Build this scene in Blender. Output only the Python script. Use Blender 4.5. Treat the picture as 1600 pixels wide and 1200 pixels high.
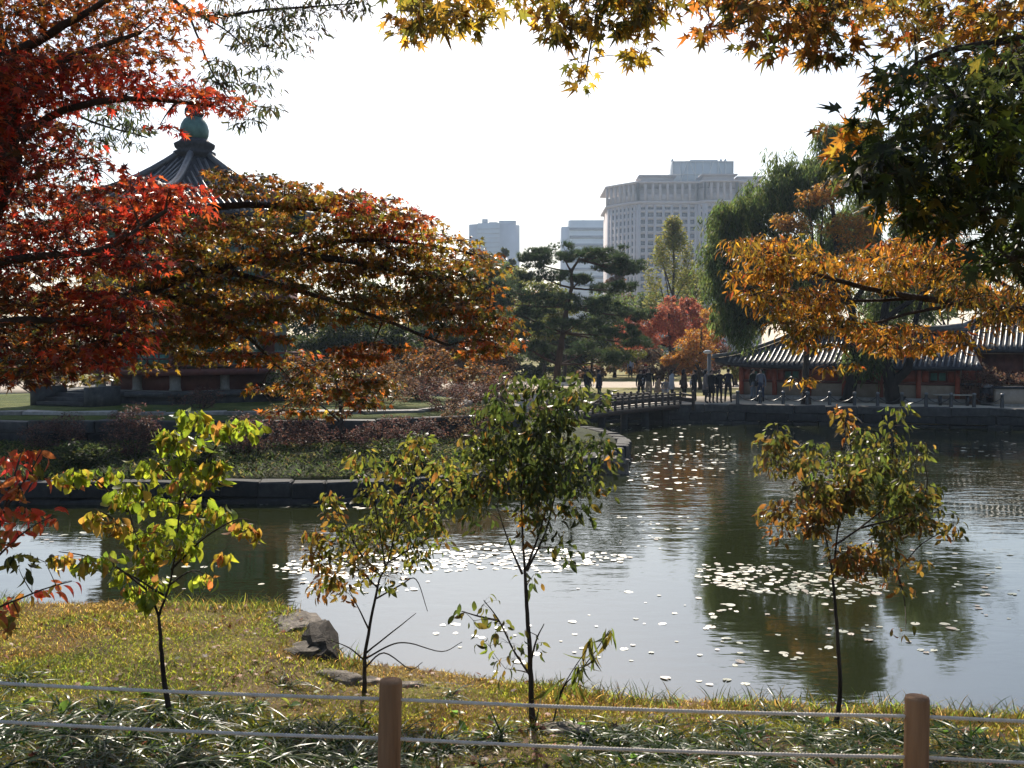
import bpy, bmesh, math, random
import numpy as np
from mathutils import Vector, Matrix

random.seed(7)
RNG = np.random.default_rng(11)
SC = bpy.context.scene
for _o in list(bpy.data.objects):
    bpy.data.objects.remove(_o)

# ------------------------------------------------------------------ camera, sky, sun, exposure
CAM_Z = 3.75
PITCH = math.radians(2.147)
cam_d = bpy.data.cameras.new('camera')
cam_d.lens = 36.0
cam_d.sensor_width = 36.0
cam_d.clip_end = 6000
cam = bpy.data.objects.new('camera', cam_d)
SC.collection.objects.link(cam)
cam.location = (0, 0, CAM_Z)
cam.rotation_euler = (math.radians(90) - PITCH, 0, 0)
SC.camera = cam

SUN_EL = math.radians(39)
SUN_AZ = math.radians(-3)          # measured from +Y (straight ahead) towards +X
world = bpy.data.worlds.new('World')
SC.world = world
world.use_nodes = True
wn = world.node_tree
sky = wn.nodes.new('ShaderNodeTexSky')
sky.sky_type = 'NISHITA'
sky.sun_disc = False
sky.sun_elevation = SUN_EL
sky.sun_rotation = SUN_AZ
sky.air_density = 1.0
sky.dust_density = 1.5
sky.ozone_density = 1.0
wn.links.new(sky.outputs[0], wn.nodes['Background'].inputs[0])
wn.nodes['Background'].inputs[1].default_value = 0.085

sun_d = bpy.data.lights.new('sun', 'SUN')
sun_d.energy = 4.4
sun_d.angle = math.radians(0.55)
sun_d.color = (1.0, 0.91, 0.78)
sun = bpy.data.objects.new('sun', sun_d)
SC.collection.objects.link(sun)
SUN_DIR = Vector((math.sin(SUN_AZ) * math.cos(SUN_EL), math.cos(SUN_AZ) * math.cos(SUN_EL), math.sin(SUN_EL)))
sun.rotation_euler = (-SUN_DIR).to_track_quat('-Z', 'Y').to_euler()
sun.location = (20, 60, 60)

SC.view_settings.view_transform = 'Standard'
SC.view_settings.look = 'None'
SC.view_settings.gamma = 1.0
SC.view_settings.exposure = 0.9
SC.view_settings.use_curve_mapping = False
SC.render.engine = 'CYCLES'
cy = SC.cycles
cy.use_adaptive_sampling = True
cy.adaptive_threshold = 0.02
cy.use_denoising = True
cy.max_bounces = 7
cy.diffuse_bounces = 3
cy.glossy_bounces = 3
cy.transmission_bounces = 4
cy.volume_bounces = 0
cy.transparent_max_bounces = 6
cy.sample_clamp_indirect = 6.0
cy.caustics_reflective = False
cy.caustics_refractive = False

COL = SC.collection
# ------------------------------------------------------------------ helpers
_F = np.array([0, math.cos(PITCH), -math.sin(PITCH)])
_U = np.array([0, math.sin(PITCH), math.cos(PITCH)])
_R = np.array([1.0, 0, 0])


DS = 1.0       # depth scale of the tree being laid out


def P(px, py, d):
    """the place that stands d metres ahead and is seen at pixel (px, py) of the 1600 x 1200 photograph"""
    v = _F + (px - 800) / 1600 * _R - (py - 600) / 1600 * _U
    v = v * (d * DS / v[1])
    return np.array([v[0], v[1], v[2] + CAM_Z])


def proj(p):
    q = np.asarray(p) - np.array([0, 0, CAM_Z])
    f = q @ _F
    return 800 + 1600 * (q @ _R) / f, 600 - 1600 * (q @ _U) / f, f


def pz(py, d):
    return CAM_Z - (py - 540) / 1600 * d


def tag(o, label=None, cat=None, group=None, kind=None):
    if label: o['label'] = label
    if cat: o['category'] = cat
    if group: o['group'] = group
    if kind: o['kind'] = kind
    return o


def empty(name, loc, label=None, cat=None, group=None):
    o = bpy.data.objects.new(name, None)
    COL.objects.link(o)
    o.location = loc
    o.empty_display_size = 0.2
    return tag(o, label, cat, group)


def link(name, me, mat=None, parent=None):
    o = bpy.data.objects.new(name, me)
    COL.objects.link(o)
    if mat is not None and not me.materials:
        me.materials.append(mat)
    if parent is not None:
        o.parent = parent
        l = parent.location.copy()
        if parent.parent is not None:
            l = l + parent.parent.location
        if parent.type != 'EMPTY':
            l = Vector((0, 0, 0))
        o.matrix_parent_inverse = Matrix.Translation(-l)
    return o


def np_mesh(name, V, faces, col=None, smooth=False):
    """V (n,3); faces: an (m,k) array or list of arrays/lists"""
    me = bpy.data.meshes.new(name)
    V = np.ascontiguousarray(V, dtype=np.float32)
    if isinstance(faces, np.ndarray):
        m, k = faces.shape
        idx = faces.ravel()
        tot = np.full(m, k)
    else:
        tot = np.array([len(f) for f in faces])
        idx = np.concatenate([np.asarray(f) for f in faces]) if len(faces) else np.zeros(0)
    start = np.concatenate([[0], np.cumsum(tot)[:-1]])
    me.vertices.add(len(V))
    me.vertices.foreach_set('co', V.ravel())
    me.loops.add(len(idx))
    me.loops.foreach_set('vertex_index', idx.astype(np.int32))
    me.polygons.add(len(tot))
    me.polygons.foreach_set('loop_start', start.astype(np.int32))
    me.polygons.foreach_set('loop_total', tot.astype(np.int32))
    if smooth:
        me.polygons.foreach_set('use_smooth', np.ones(len(tot), dtype=bool))
    if col is not None:
        a = me.color_attributes.new('Col', 'FLOAT_COLOR', 'POINT')
        c = np.ones((len(V), 4), dtype=np.float32)
        c[:, :3] = col
        a.data.foreach_set('color', c.ravel())
    me.update(calc_edges=True)
    return me


class MB:
    """collects simple solids, then becomes one mesh"""
    def __init__(s):
        s.v = []; s.f = []; s.n = 0; s.c = []

    def add(s, V, F, c=None):
        V = np.asarray(V, float)
        s.v.append(V)
        s.f += [[i + s.n for i in f] for f in F]
        s.n += len(V)
        s.c.append(np.tile(np.array(c if c is not None else (1, 1, 1), float), (len(V), 1)))
        return s

    def box(s, c, size, rz=0.0, col=None):
        x, y, z = [q / 2 for q in size]
        V = np.array([[a, b, d] for d in (-z, z) for (a, b) in ((-x, -y), (x, -y), (x, y), (-x, y))], float)
        cs, sn = math.cos(rz), math.sin(rz)
        V = np.stack([V[:, 0] * cs - V[:, 1] * sn, V[:, 0] * sn + V[:, 1] * cs, V[:, 2]], 1) + np.asarray(c)
        return s.add(V, [[0, 3, 2, 1], [4, 5, 6, 7], [0, 1, 5, 4], [1, 2, 6, 5], [2, 3, 7, 6], [3, 0, 4, 7]], col)

    def bar(s, a, b, w, h, col=None):
        """a square bar from a to b"""
        a = np.asarray(a, float); b = np.asarray(b, float)
        d = b - a; L = np.linalg.norm(d); d /= L
        side = np.cross(d, [0, 0, 1.0])
        if np.linalg.norm(side) < 1e-4: side = np.array([1.0, 0, 0])
        side /= np.linalg.norm(side)
        up = np.cross(side, d)
        V = []
        for p in (a, b):
            for (i, j) in ((-1, -1), (1, -1), (1, 1), (-1, 1)):
                V.append(p + side * i * w / 2 + up * j * h / 2)
        return s.add(V, [[3, 2, 1, 0], [4, 5, 6, 7], [0, 1, 5, 4], [1, 2, 6, 5], [2, 3, 7, 6], [3, 0, 4, 7]], col)

    def tube(s, pts, rad, n=6, caps=True, col=None):
        V, F = tube_arrays(pts, rad, n, caps)
        return s.add(V, F, col)

    def lathe(s, prof, c, n=16, col=None):
        c = np.asarray(c, float)
        V = []; F = []
        for (r, z) in prof:
            for k in range(n):
                a = 2 * math.pi * k / n
                V.append(c + np.array([r * math.cos(a), r * math.sin(a), z]))
        for i in range(len(prof) - 1):
            for k in range(n):
                F.append([i * n + k, i * n + (k + 1) % n, (i + 1) * n + (k + 1) % n, (i + 1) * n + k])
        F.append([k for k in range(n)][::-1])
        F.append([(len(prof) - 1) * n + k for k in range(n)])
        return s.add(V, F, col)

    def prism(s, poly, z0, z1, col=None):
        n = len(poly)
        V = [[x, y, z0] for x, y in poly] + [[x, y, z1] for x, y in poly]
        F = [list(range(n))[::-1], [n + i for i in range(n)]] + [[i, (i + 1) % n, n + (i + 1) % n, n + i] for i in range(n)]
        return s.add(V, F, col)

    def mesh(s, name, smooth=False, color=False):
        V = np.concatenate(s.v)
        return np_mesh(name, V, s.f, np.concatenate(s.c) if color else None, smooth)

    def build(s, name, mat, parent=None, smooth=False, color=False):
        return link(name, s.mesh(name, smooth, color), mat, parent)


def tube_arrays(pts, rad, n=6, caps=True):
    pts = np.asarray(pts, float)
    m = len(pts)
    rad = np.broadcast_to(np.asarray(rad, float), (m,))
    T = np.gradient(pts, axis=0)
    T /= np.linalg.norm(T, axis=1, keepdims=True) + 1e-9
    ref = np.array([0.31, 0.17, 0.93])
    if abs(T[0] @ ref) > 0.9: ref = np.array([0.9, 0.3, 0.1])
    V = []
    u = np.cross(T[0], ref); u /= np.linalg.norm(u)
    ang = np.arange(n) * 2 * math.pi / n
    for i in range(m):
        u = u - T[i] * (u @ T[i]); u /= np.linalg.norm(u) + 1e-9
        w = np.cross(T[i], u)
        V.append(pts[i] + rad[i] * (np.cos(ang)[:, None] * u + np.sin(ang)[:, None] * w))
    V = np.concatenate(V)
    F = []
    for i in range(m - 1):
        for k in range(n):
            F.append([i * n + k, i * n + (k + 1) % n, (i + 1) * n + (k + 1) % n, (i + 1) * n + k])
    if caps:
        F.append(list(range(n))[::-1]); F.append([(m - 1) * n + k for k in range(n)])
    return V, F


def smooth_line(pts, k=5):
    """Catmull-Rom through the points"""
    pts = [np.asarray(p, float) for p in pts]
    if len(pts) < 3:
        return np.array([pts[0] + (pts[-1] - pts[0]) * t for t in np.linspace(0, 1, k + 1)])
    q = [2 * pts[0] - pts[1]] + pts + [2 * pts[-1] - pts[-2]]
    out = []
    for i in range(1, len(q) - 2):
        for t in np.linspace(0, 1, k, endpoint=False):
            a, b, c, d = q[i - 1], q[i], q[i + 1], q[i + 2]
            out.append(0.5 * ((2 * b) + (c - a) * t + (2 * a - 5 * b + 4 * c - d) * t * t + (3 * b - a - 3 * c + d) * t ** 3))
    out.append(pts[-1])
    return np.array(out)


# ------------------------------------------------------------------ materials
def new_mat(name):
    m = bpy.data.materials.new(name)
    m.use_nodes = True
    nt = m.node_tree
    return m, nt, nt.nodes['Principled BSDF']


def ramp(nt, fac, stops):
    r = nt.nodes.new('ShaderNodeValToRGB')
    while len(r.color_ramp.elements) < len(stops):
        r.color_ramp.elements.new(0.5)
    for e, (p, c) in zip(r.color_ramp.elements, stops):
        e.position = p; e.color = (*c, 1)
    nt.links.new(fac, r.inputs[0])
    return r.outputs[0]


def noise(nt, scale, detail=4, rough=0.55, coords='Object', stretch=None):
    tc = nt.nodes.new('ShaderNodeTexCoord')
    n = nt.nodes.new('ShaderNodeTexNoise')
    n.inputs['Scale'].default_value = scale
    n.inputs['Detail'].default_value = detail
    n.inputs['Roughness'].default_value = rough
    src = tc.outputs[coords]
    if stretch:
        mp = nt.nodes.new('ShaderNodeMapping')
        mp.inputs['Scale'].default_value = stretch
        nt.links.new(src, mp.inputs[0]); src = mp.outputs[0]
    nt.links.new(src, n.inputs['Vector'])
    return n.outputs['Fac']


def bump(nt, h, strength, dist, bsdf):
    b = nt.nodes.new('ShaderNodeBump')
    b.inputs['Strength'].default_value = strength
    b.inputs['Distance'].default_value = dist
    nt.links.new(h, b.inputs['Height'])
    nt.links.new(b.outputs[0], bsdf.inputs['Normal'])


def rough_mat(name, stops, scale=6, rough=0.8, bmp=0.3, bdist=0.02, spec=0.3, objvar=0.0, stretch=None, metallic=0.0):
    m, nt, b = new_mat(name)
    f = noise(nt, scale, 6, 0.6, stretch=stretch)
    c = ramp(nt, f, stops)
    if objvar:
        oi = nt.nodes.new('ShaderNodeObjectInfo')
        mr = nt.nodes.new('ShaderNodeMapRange')
        mr.inputs['To Min'].default_value = 1 - objvar; mr.inputs['To Max'].default_value = 1 + objvar
        nt.links.new(oi.outputs['Random'], mr.inputs['Value'])
        mx = nt.nodes.new('ShaderNodeMix'); mx.data_type = 'RGBA'; mx.blend_type = 'MULTIPLY'
        mx.inputs[0].default_value = 1
        nt.links.new(c, mx.inputs[6]); nt.links.new(mr.outputs[0], mx.inputs[7])
        c = mx.outputs[2]
    nt.links.new(c, b.inputs['Base Color'])
    b.inputs['Roughness'].default_value = rough
    b.inputs['Specular IOR Level'].default_value = spec
    b.inputs['Metallic'].default_value = metallic
    if bmp:
        bump(nt, noise(nt, scale * 5, 5, 0.6, stretch=stretch), bmp, bdist, b)
    return m


def leaf_mat(name, trans=0.5, rough=0.38, spec=0.5, boost=1.6, dif=1.0):
    m, nt, b = new_mat(name)
    at = nt.nodes.new('ShaderNodeAttribute'); at.attribute_name = 'Col'
    f = noise(nt, 22, 2)
    mr = nt.nodes.new('ShaderNodeMapRange')
    mr.inputs['From Min'].default_value = 0.3; mr.inputs['From Max'].default_value = 0.7
    mr.inputs['To Min'].default_value = 0.75; mr.inputs['To Max'].default_value = 1.25
    nt.links.new(f, mr.inputs['Value'])
    mx = nt.nodes.new('ShaderNodeMix'); mx.data_type = 'RGBA'; mx.blend_type = 'MULTIPLY'
    mx.inputs[0].default_value = 1
    nt.links.new(at.outputs['Color'], mx.inputs[6]); nt.links.new(mr.outputs[0], mx.inputs[7])
    ds = nt.nodes.new('ShaderNodeVectorMath'); ds.operation = 'SCALE'
    ds.inputs['Scale'].default_value = dif
    nt.links.new(mx.outputs[2], ds.inputs[0])
    nt.links.new(ds.outputs[0], b.inputs['Base Color'])
    b.inputs['Roughness'].default_value = rough
    b.inputs['Specular IOR Level'].default_value = spec
    t = nt.nodes.new('ShaderNodeBsdfTranslucent')
    sc = nt.nodes.new('ShaderNodeVectorMath'); sc.operation = 'SCALE'
    sc.inputs['Scale'].default_value = boost
    nt.links.new(mx.outputs[2], sc.inputs[0])
    nt.links.new(sc.outputs[0], t.inputs['Color'])
    mix = nt.nodes.new('ShaderNodeMixShader')
    mix.inputs[0].default_value = trans
    nt.links.new(b.outputs[0], mix.inputs[1]); nt.links.new(t.outputs[0], mix.inputs[2])
    nt.links.new(mix.outputs[0], nt.nodes['Material Output'].inputs['Surface'])
    return m


def col_mat(name, rough=0.8, spec=0.3):
    m, nt, b = new_mat(name)
    at = nt.nodes.new('ShaderNodeAttribute'); at.attribute_name = 'Col'
    f = noise(nt, 9, 3)
    mr = nt.nodes.new('ShaderNodeMapRange')
    mr.inputs['To Min'].default_value = 0.7; mr.inputs['To Max'].default_value = 1.3
    nt.links.new(f, mr.inputs['Value'])
    mx = nt.nodes.new('ShaderNodeMix'); mx.data_type = 'RGBA'; mx.blend_type = 'MULTIPLY'
    mx.inputs[0].default_value = 1
    nt.links.new(at.outputs['Color'], mx.inputs[6]); nt.links.new(mr.outputs[0], mx.inputs[7])
    nt.links.new(mx.outputs[2], b.inputs['Base Color'])
    b.inputs['Roughness'].default_value = rough
    b.inputs['Specular IOR Level'].default_value = spec
    return m


M_LEAF = leaf_mat('leaf_thin', 0.55, 0.36, 0.36, 2.3, 0.7)
M_LEAF_FAR = leaf_mat('leaf_far', 0.45, 0.55, 0.2, 2.0, 0.75)
M_NEEDLE = leaf_mat('needle', 0.3, 0.55, 0.2, 1.6)
M_GRASS = leaf_mat('grass_blade', 0.62, 0.55, 0.06, 2.4)
M_STRAP = leaf_mat('strap_leaf', 0.45, 0.3, 0.14, 2.2)
M_DRY = leaf_mat('dry_leaf', 0.25, 0.55, 0.3, 1.2)
M_BARK = rough_mat('bark', [(0.3, (0.018, 0.013, 0.010)), (0.7, (0.075, 0.055, 0.042))], 9, 0.9, 0.8, 0.02, 0.2, stretch=(1, 1, 0.25))
M_BARK_DK = rough_mat('bark_dark', [(0.3, (0.008, 0.007, 0.006)), (0.7, (0.03, 0.024, 0.02))], 5, 0.9, 0.8, 0.04, 0.15, stretch=(1, 1, 0.25))
M_BARK_PINE = rough_mat('bark_pine', [(0.3, (0.04, 0.022, 0.015)), (0.7, (0.13, 0.07, 0.045))], 5, 0.9, 0.8, 0.03, 0.2, stretch=(1, 1, 0.3))
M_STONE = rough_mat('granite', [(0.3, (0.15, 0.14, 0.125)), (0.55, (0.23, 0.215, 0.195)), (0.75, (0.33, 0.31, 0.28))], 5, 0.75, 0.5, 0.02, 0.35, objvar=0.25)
M_STONE_SHADE = rough_mat('granite_shade_dark', [(0.3, (0.012, 0.012, 0.013)), (0.6, (0.03, 0.03, 0.03)), (0.8, (0.075, 0.072, 0.068))], 4, 0.85, 0.5, 0.02, 0.3, objvar=0.5)  # dark granite, deepened in colour for the shade on walls facing the camera
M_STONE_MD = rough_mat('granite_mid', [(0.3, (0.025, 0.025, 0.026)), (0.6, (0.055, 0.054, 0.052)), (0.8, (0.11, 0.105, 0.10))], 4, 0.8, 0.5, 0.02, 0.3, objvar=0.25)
M_ROCK = rough_mat('shore_rock', [(0.3, (0.06, 0.05, 0.04)), (0.55, (0.15, 0.125, 0.10)), (0.75, (0.30, 0.27, 0.22))], 9, 0.85, 0.9, 0.03, 0.3, objvar=0.2)
M_TILE = rough_mat('roof_tile', [(0.3, (0.025, 0.027, 0.032)), (0.7, (0.055, 0.058, 0.068))], 7, 0.75, 0.25, 0.01, 0.15, objvar=0.12)
M_TILE_RIDGE = rough_mat('roof_tile_rib', [(0.3, (0.07, 0.073, 0.08)), (0.7, (0.17, 0.175, 0.185))], 7, 0.42, 0.2, 0.01, 0.4, objvar=0.15)
M_RED = rough_mat('red_timber', [(0.3, (0.21, 0.045, 0.028)), (0.7, (0.34, 0.085, 0.045))], 4, 0.6, 0.2, 0.01, 0.35, objvar=0.1)
M_DKRED = rough_mat('dark_red_timber', [(0.3, (0.07, 0.022, 0.017)), (0.7, (0.13, 0.04, 0.03))], 4, 0.6, 0.2, 0.01, 0.35)
M_GREEN = rough_mat('green_timber', [(0.3, (0.03, 0.085, 0.065)), (0.7, (0.06, 0.16, 0.12))], 4, 0.6, 0.15, 0.01, 0.35)
M_TEAL = rough_mat('painted_teal', [(0.3, (0.05, 0.17, 0.14)), (0.7, (0.12, 0.30, 0.24))], 6, 0.6, 0.15, 0.01, 0.35)
M_PAPER = rough_mat('window_paper', [(0.3, (0.10, 0.13, 0.11)), (0.7, (0.18, 0.21, 0.18))], 3, 0.8, 0.0, 0.01, 0.2)
M_PLASTER = rough_mat('plaster', [(0.3, (0.26, 0.21, 0.16)), (0.7, (0.38, 0.31, 0.25))], 3, 0.85, 0.15, 0.01, 0.2)
M_PALE = rough_mat('pale_lime', [(0.3, (0.5, 0.5, 0.48)), (0.7, (0.68, 0.67, 0.64))], 3, 0.8, 0.15, 0.01, 0.2)
M_COPPER = rough_mat('green_patina', [(0.3, (0.04, 0.10, 0.09)), (0.7, (0.10, 0.21, 0.18))], 4, 0.5, 0.2, 0.01, 0.45)
M_WOOD = rough_mat('bridge_wood', [(0.3, (0.03, 0.022, 0.018)), (0.7, (0.09, 0.06, 0.045))], 5, 0.65, 0.3, 0.01, 0.35)
M_DECK = rough_mat('bridge_deck', [(0.3, (0.3, 0.26, 0.21)), (0.7, (0.45, 0.4, 0.33))], 5, 0.7, 0.3, 0.01, 0.35)
M_POST = rough_mat('fence_post_wood', [(0.28, (0.07, 0.034, 0.018)), (0.42, (0.22, 0.115, 0.058)), (0.7, (0.34, 0.19, 0.10))], 14, 0.8, 0.9, 0.01, 0.2, stretch=(1, 1, 0.06))
M_ROPE = rough_mat('rope_fibre', [(0.3, (0.55, 0.49, 0.42)), (0.7, (0.75, 0.69, 0.61))], 30, 0.85, 0.4, 0.002, 0.2)
M_IRON = rough_mat('black_iron', [(0.3, (0.012, 0.012, 0.014)), (0.7, (0.035, 0.035, 0.038))], 8, 0.4, 0.1, 0.005, 0.5)
M_STEEL = rough_mat('painted_steel', [(0.3, (0.13, 0.13, 0.13)), (0.7, (0.2, 0.2, 0.2))], 8, 0.45, 0.1, 0.005, 0.5)
M_CLOTH = col_mat('clothing', 0.9, 0.2)
M_SAND = rough_mat('sand_path', [(0.3, (0.36, 0.30, 0.235)), (0.7, (0.52, 0.45, 0.36))], 1.3, 0.95, 0.3, 0.02, 0.15)


def lawn_mat(name, stops, scale, bscale=40):
    m, nt, b = new_mat(name)
    f1 = noise(nt, scale, 6, 0.65)
    c = ramp(nt, f1, stops)
    f2 = noise(nt, bscale, 4, 0.7)
    mr = nt.nodes.new('ShaderNodeMapRange')
    mr.inputs['From Min'].default_value = 0.3; mr.inputs['From Max'].default_value = 0.7
    mr.inputs['To Min'].default_value = 0.55; mr.inputs['To Max'].default_value = 1.4
    nt.links.new(f2, mr.inputs['Value'])
    mx = nt.nodes.new('ShaderNodeMix'); mx.data_type = 'RGBA'; mx.blend_type = 'MULTIPLY'
    mx.inputs[0].default_value = 1
    nt.links.new(c, mx.inputs[6]); nt.links.new(mr.outputs[0], mx.inputs[7])
    nt.links.new(mx.outputs[2], b.inputs['Base Color'])
    b.inputs['Roughness'].default_value = 0.95
    b.inputs['Specular IOR Level'].default_value = 0.15
    bump(nt, f2, 0.8, 0.05, b)
    return m


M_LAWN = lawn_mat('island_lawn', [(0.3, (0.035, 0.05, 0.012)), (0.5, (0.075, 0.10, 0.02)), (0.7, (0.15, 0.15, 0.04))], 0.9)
M_GROUND = lawn_mat('bank_soil', [(0.3, (0.075, 0.05, 0.028)), (0.48, (0.16, 0.11, 0.055)), (0.6, (0.2, 0.16, 0.06)), (0.72, (0.13, 0.13, 0.035))], 0.9, 30)

M_SLOPE_SHADE = lawn_mat('island_slope_shade', [(0.3, (0.012, 0.018, 0.006)), (0.5, (0.028, 0.036, 0.01)), (0.7, (0.07, 0.06, 0.025))], 0.8, 14)  # dark ground cover, with the slope's shade put into the colour

# water
M_WATER, nt, b = new_mat('pond_water')
b.inputs['Base Color'].default_value = (0.018, 0.022, 0.007, 1)
b.inputs['Roughness'].default_value = 0.045
b.inputs['IOR'].default_value = 2.25
b.inputs['Specular IOR Level'].default_value = 0.7
n1 = noise(nt, 1.0, 3, 0.55, stretch=(1.3, 2.6, 1))
n2 = noise(nt, 0.16, 2, 0.5, stretch=(1, 1.6, 1))
mr = nt.nodes.new('ShaderNodeMapRange')
mr.inputs['From Min'].default_value = 0.40; mr.inputs['From Max'].default_value = 0.62
mr.inputs['To Min'].default_value = 0.25; mr.inputs['To Max'].default_value = 1.0
nt.links.new(n2, mr.inputs['Value'])
mu = nt.nodes.new('ShaderNodeMath'); mu.operation = 'MULTIPLY'
nt.links.new(n1, mu.inputs[0]); nt.links.new(mr.outputs[0], mu.inputs[1])
geo = nt.nodes.new('ShaderNodeNewGeometry'); sx = nt.nodes.new('ShaderNodeSeparateXYZ')
nt.links.new(geo.outputs['Position'], sx.inputs[0])
far = nt.nodes.new('ShaderNodeMapRange')          # the breeze ruffles the open middle of the pond, the near bay lies calm
far.inputs['From Min'].default_value = 15.0; far.inputs['From Max'].default_value = 25.0
far.inputs['To Min'].default_value = 1.0; far.inputs['To Max'].default_value = 3.4
nt.links.new(sx.outputs['Y'], far.inputs['Value'])
mu2 = nt.nodes.new('ShaderNodeMath'); mu2.operation = 'MULTIPLY'
nt.links.new(mu.outputs[0], mu2.inputs[0]); nt.links.new(far.outputs[0], mu2.inputs[1])
bump(nt, mu2.outputs[0], 0.16, 0.05, b)

M_PAD = leaf_mat('lily_pad', 0.05, 0.42, 1.0, 1.0)
M_PAD.node_tree.nodes['Principled BSDF'].inputs['Coat Weight'].default_value = 0.8     # waxy skin, wet
M_PAD.node_tree.nodes['Principled BSDF'].inputs['Coat Roughness'].default_value = 0.4


# ------------------------------------------------------------------ leaf templates (base at origin, tip along +Y, face +Z)
def t_maple(lobes=7, depth=0.42, droop=0.25):
    angs = {7: [-132, -88, -44, 0, 44, 88, 132], 5: [-100, -50, 0, 50, 100]}[lobes]
    lens = {7: [0.38, 0.62, 0.9, 1.0, 0.9, 0.62, 0.38], 5: [0.55, 0.85, 1.0, 0.85, 0.55]}[lobes]
    c = np.array([0, 0.30, 0])
    V = [c, np.array([0, 0.12, 0])]
    for i, (a, l) in enumerate(zip(angs, lens)):
        a = math.radians(a)
        r = l * 0.70
        V.append(c + np.array([math.sin(a) * r, math.cos(a) * r, -droop * r * r]))
        if i < lobes - 1:
            a2 = math.radians((angs[i] + angs[i + 1]) / 2)
            r2 = depth * 0.5 * (l + lens[i + 1]) / 2 + 0.04
            V.append(c + np.array([math.sin(a2) * r2, math.cos(a2) * r2, 0.02]))
    n = len(V)
    F = [[0, k + 1, k] for k in range(2, n - 1)] + [[0, 2, 1], [0, 1, n - 1]]
    return np.array(V), F


def t_oval(width=0.5, droop=0.35, fold=0.18, fat=0.0, nseg=5):
    V = []; F = []
    ts = np.linspace(0, 1, nseg + 1)
    for t in ts:
        w = width / 2 * math.sin(math.pi * min(1, max(0, (t ** (1.0 + fat)))) ) ** 0.75 if 0 < t < 1 else 0.012
        z = -droop * t * t
        y = t * (1 - 0.25 * droop * t)
        V += [[-w, y, z + fold * w], [0, y, z], [w, y, z + fold * w]]
    for i in range(nseg):
        a = i * 3
        F += [[a, a + 1, a + 4, a + 3], [a + 1, a + 2, a + 5, a + 4]]
    return np.array(V), F


def t_small(width=0.45, fold=0.1):
    V = np.array([[0, 0, 0], [width / 2, 0.45, fold * width], [0, 1, -0.12], [-width / 2, 0.45, fold * width]])
    return V, [[0, 1, 2], [0, 2, 3]]


def t_tuft(n=7):
    V = []; F = []
    for k in range(n):
        a = 2 * math.pi * k / n
        s = 0.75 * random.uniform(0.6, 1.1)
        d = np.array([math.cos(a) * s, 0.55 + 0.3 * random.random(), math.sin(a) * s])
        w = np.array([-math.sin(a), 0, math.cos(a)]) * 0.055
        i = len(V)
        V += [w, -w, d]
        F.append([i, i + 1, i + 2])
    return np.array(V), F


def t_blade(nseg=2, bend=0.4, w=0.05):
    V = []; F = []
    for i, t in enumerate(np.linspace(0, 1, nseg + 1)):
        ww = w * (1 - t) ** 0.6 + 0.003
        V += [[-ww, t * (1 - 0.3 * bend * t), bend * t * t], [ww, t * (1 - 0.3 * bend * t), bend * t * t]]
    for i in range(nseg):
        a = 2 * i
        F.append([a, a + 1, a + 3, a + 2])
    return np.array(V), F


T_MAPLE = t_maple(7)
T_MAPLE5 = t_maple(5, 0.46, 0.2)
T_OBOV = t_oval(0.62, 0.5, 0.22, 0.25)
T_OVAL = t_oval(0.46, 0.35, 0.25)
T_LANCE = t_oval(0.25, 0.45, 0.25)
T_LONG = t_oval(0.17, 0.55, 0.2, nseg=7)
T_SMALL = t_small()
T_NARROW = t_small(0.2)


def rot_from(axis, normal):
    """rows of (n,3): leaf tip direction and face direction -> (n,3,3) matrices"""
    y = axis / (np.linalg.norm(axis, axis=1, keepdims=True) + 1e-9)
    x = np.cross(y, normal)
    l = np.linalg.norm(x, axis=1, keepdims=True)
    bad = l[:, 0] < 1e-3
    if bad.any():
        x[bad] = np.cross(y[bad], np.array([0.3, 0.8, 0.1])); l = np.linalg.norm(x, axis=1, keepdims=True)
    x /= l
    z = np.cross(x, y)
    return np.stack([x, y, z], 2)


def pal(palette, n, jit=0.22):
    cols = np.array([c for c, w in palette], float)
    w = np.array([w for c, w in palette], float); w /= w.sum()
    k = RNG.choice(len(cols), n, p=w)
    c = cols[k] * np.exp(RNG.normal(0, jit, (n, 1))) * np.exp(RNG.normal(0, 0.08, (n, 3)))
    return np.clip(c, 0.003, 0.75)


def scatter_mesh(name, tmpl, pos, R, s, col):
    """one mesh of many leaves"""
    V, F = tmpl
    n = len(pos); k = len(V)
    W = np.einsum('nij,kj->nki', R, V) * s[:, None, None] + pos[:, None, :]
    out = []
    by = {}
    for f in F: by.setdefault(len(f), []).append(f)
    off = (np.arange(n) * k)[:, None, None]
    C = np.repeat(col, k, axis=0)
    if len(by) == 1:
        fa = np.array(list(by.values())[0])
        return np_mesh(name, W.reshape(-1, 3), (fa[None] + off).reshape(-1, fa.shape[1]), C)
    fs = []
    for kk, fl in by.items():
        fs += list((np.array(fl)[None] + off).reshape(-1, kk))
    return np_mesh(name, W.reshape(-1, 3), fs, C)


def variants(V):
    """a few differently curled, folded and damaged versions of one leaf"""
    out = []
    for k, (wx, cv, fold, tw) in enumerate(((1, 0, 0, 0), (.82, -.28, .3, .25), (.95, .22, -.25, -.2), (.7, -.12, .55, .1), (1.08, -.45, .1, -.35))):
        W = V.copy()
        x, y = W[:, 0].copy(), W[:, 1].copy()
        W[:, 0] = x * wx + (.10 * y * y * (1 if k % 2 else -1) if k else 0)
        W[:, 2] += cv * y * y + fold * np.abs(x) + tw * x * y
        out.append(W)
    return out


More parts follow.
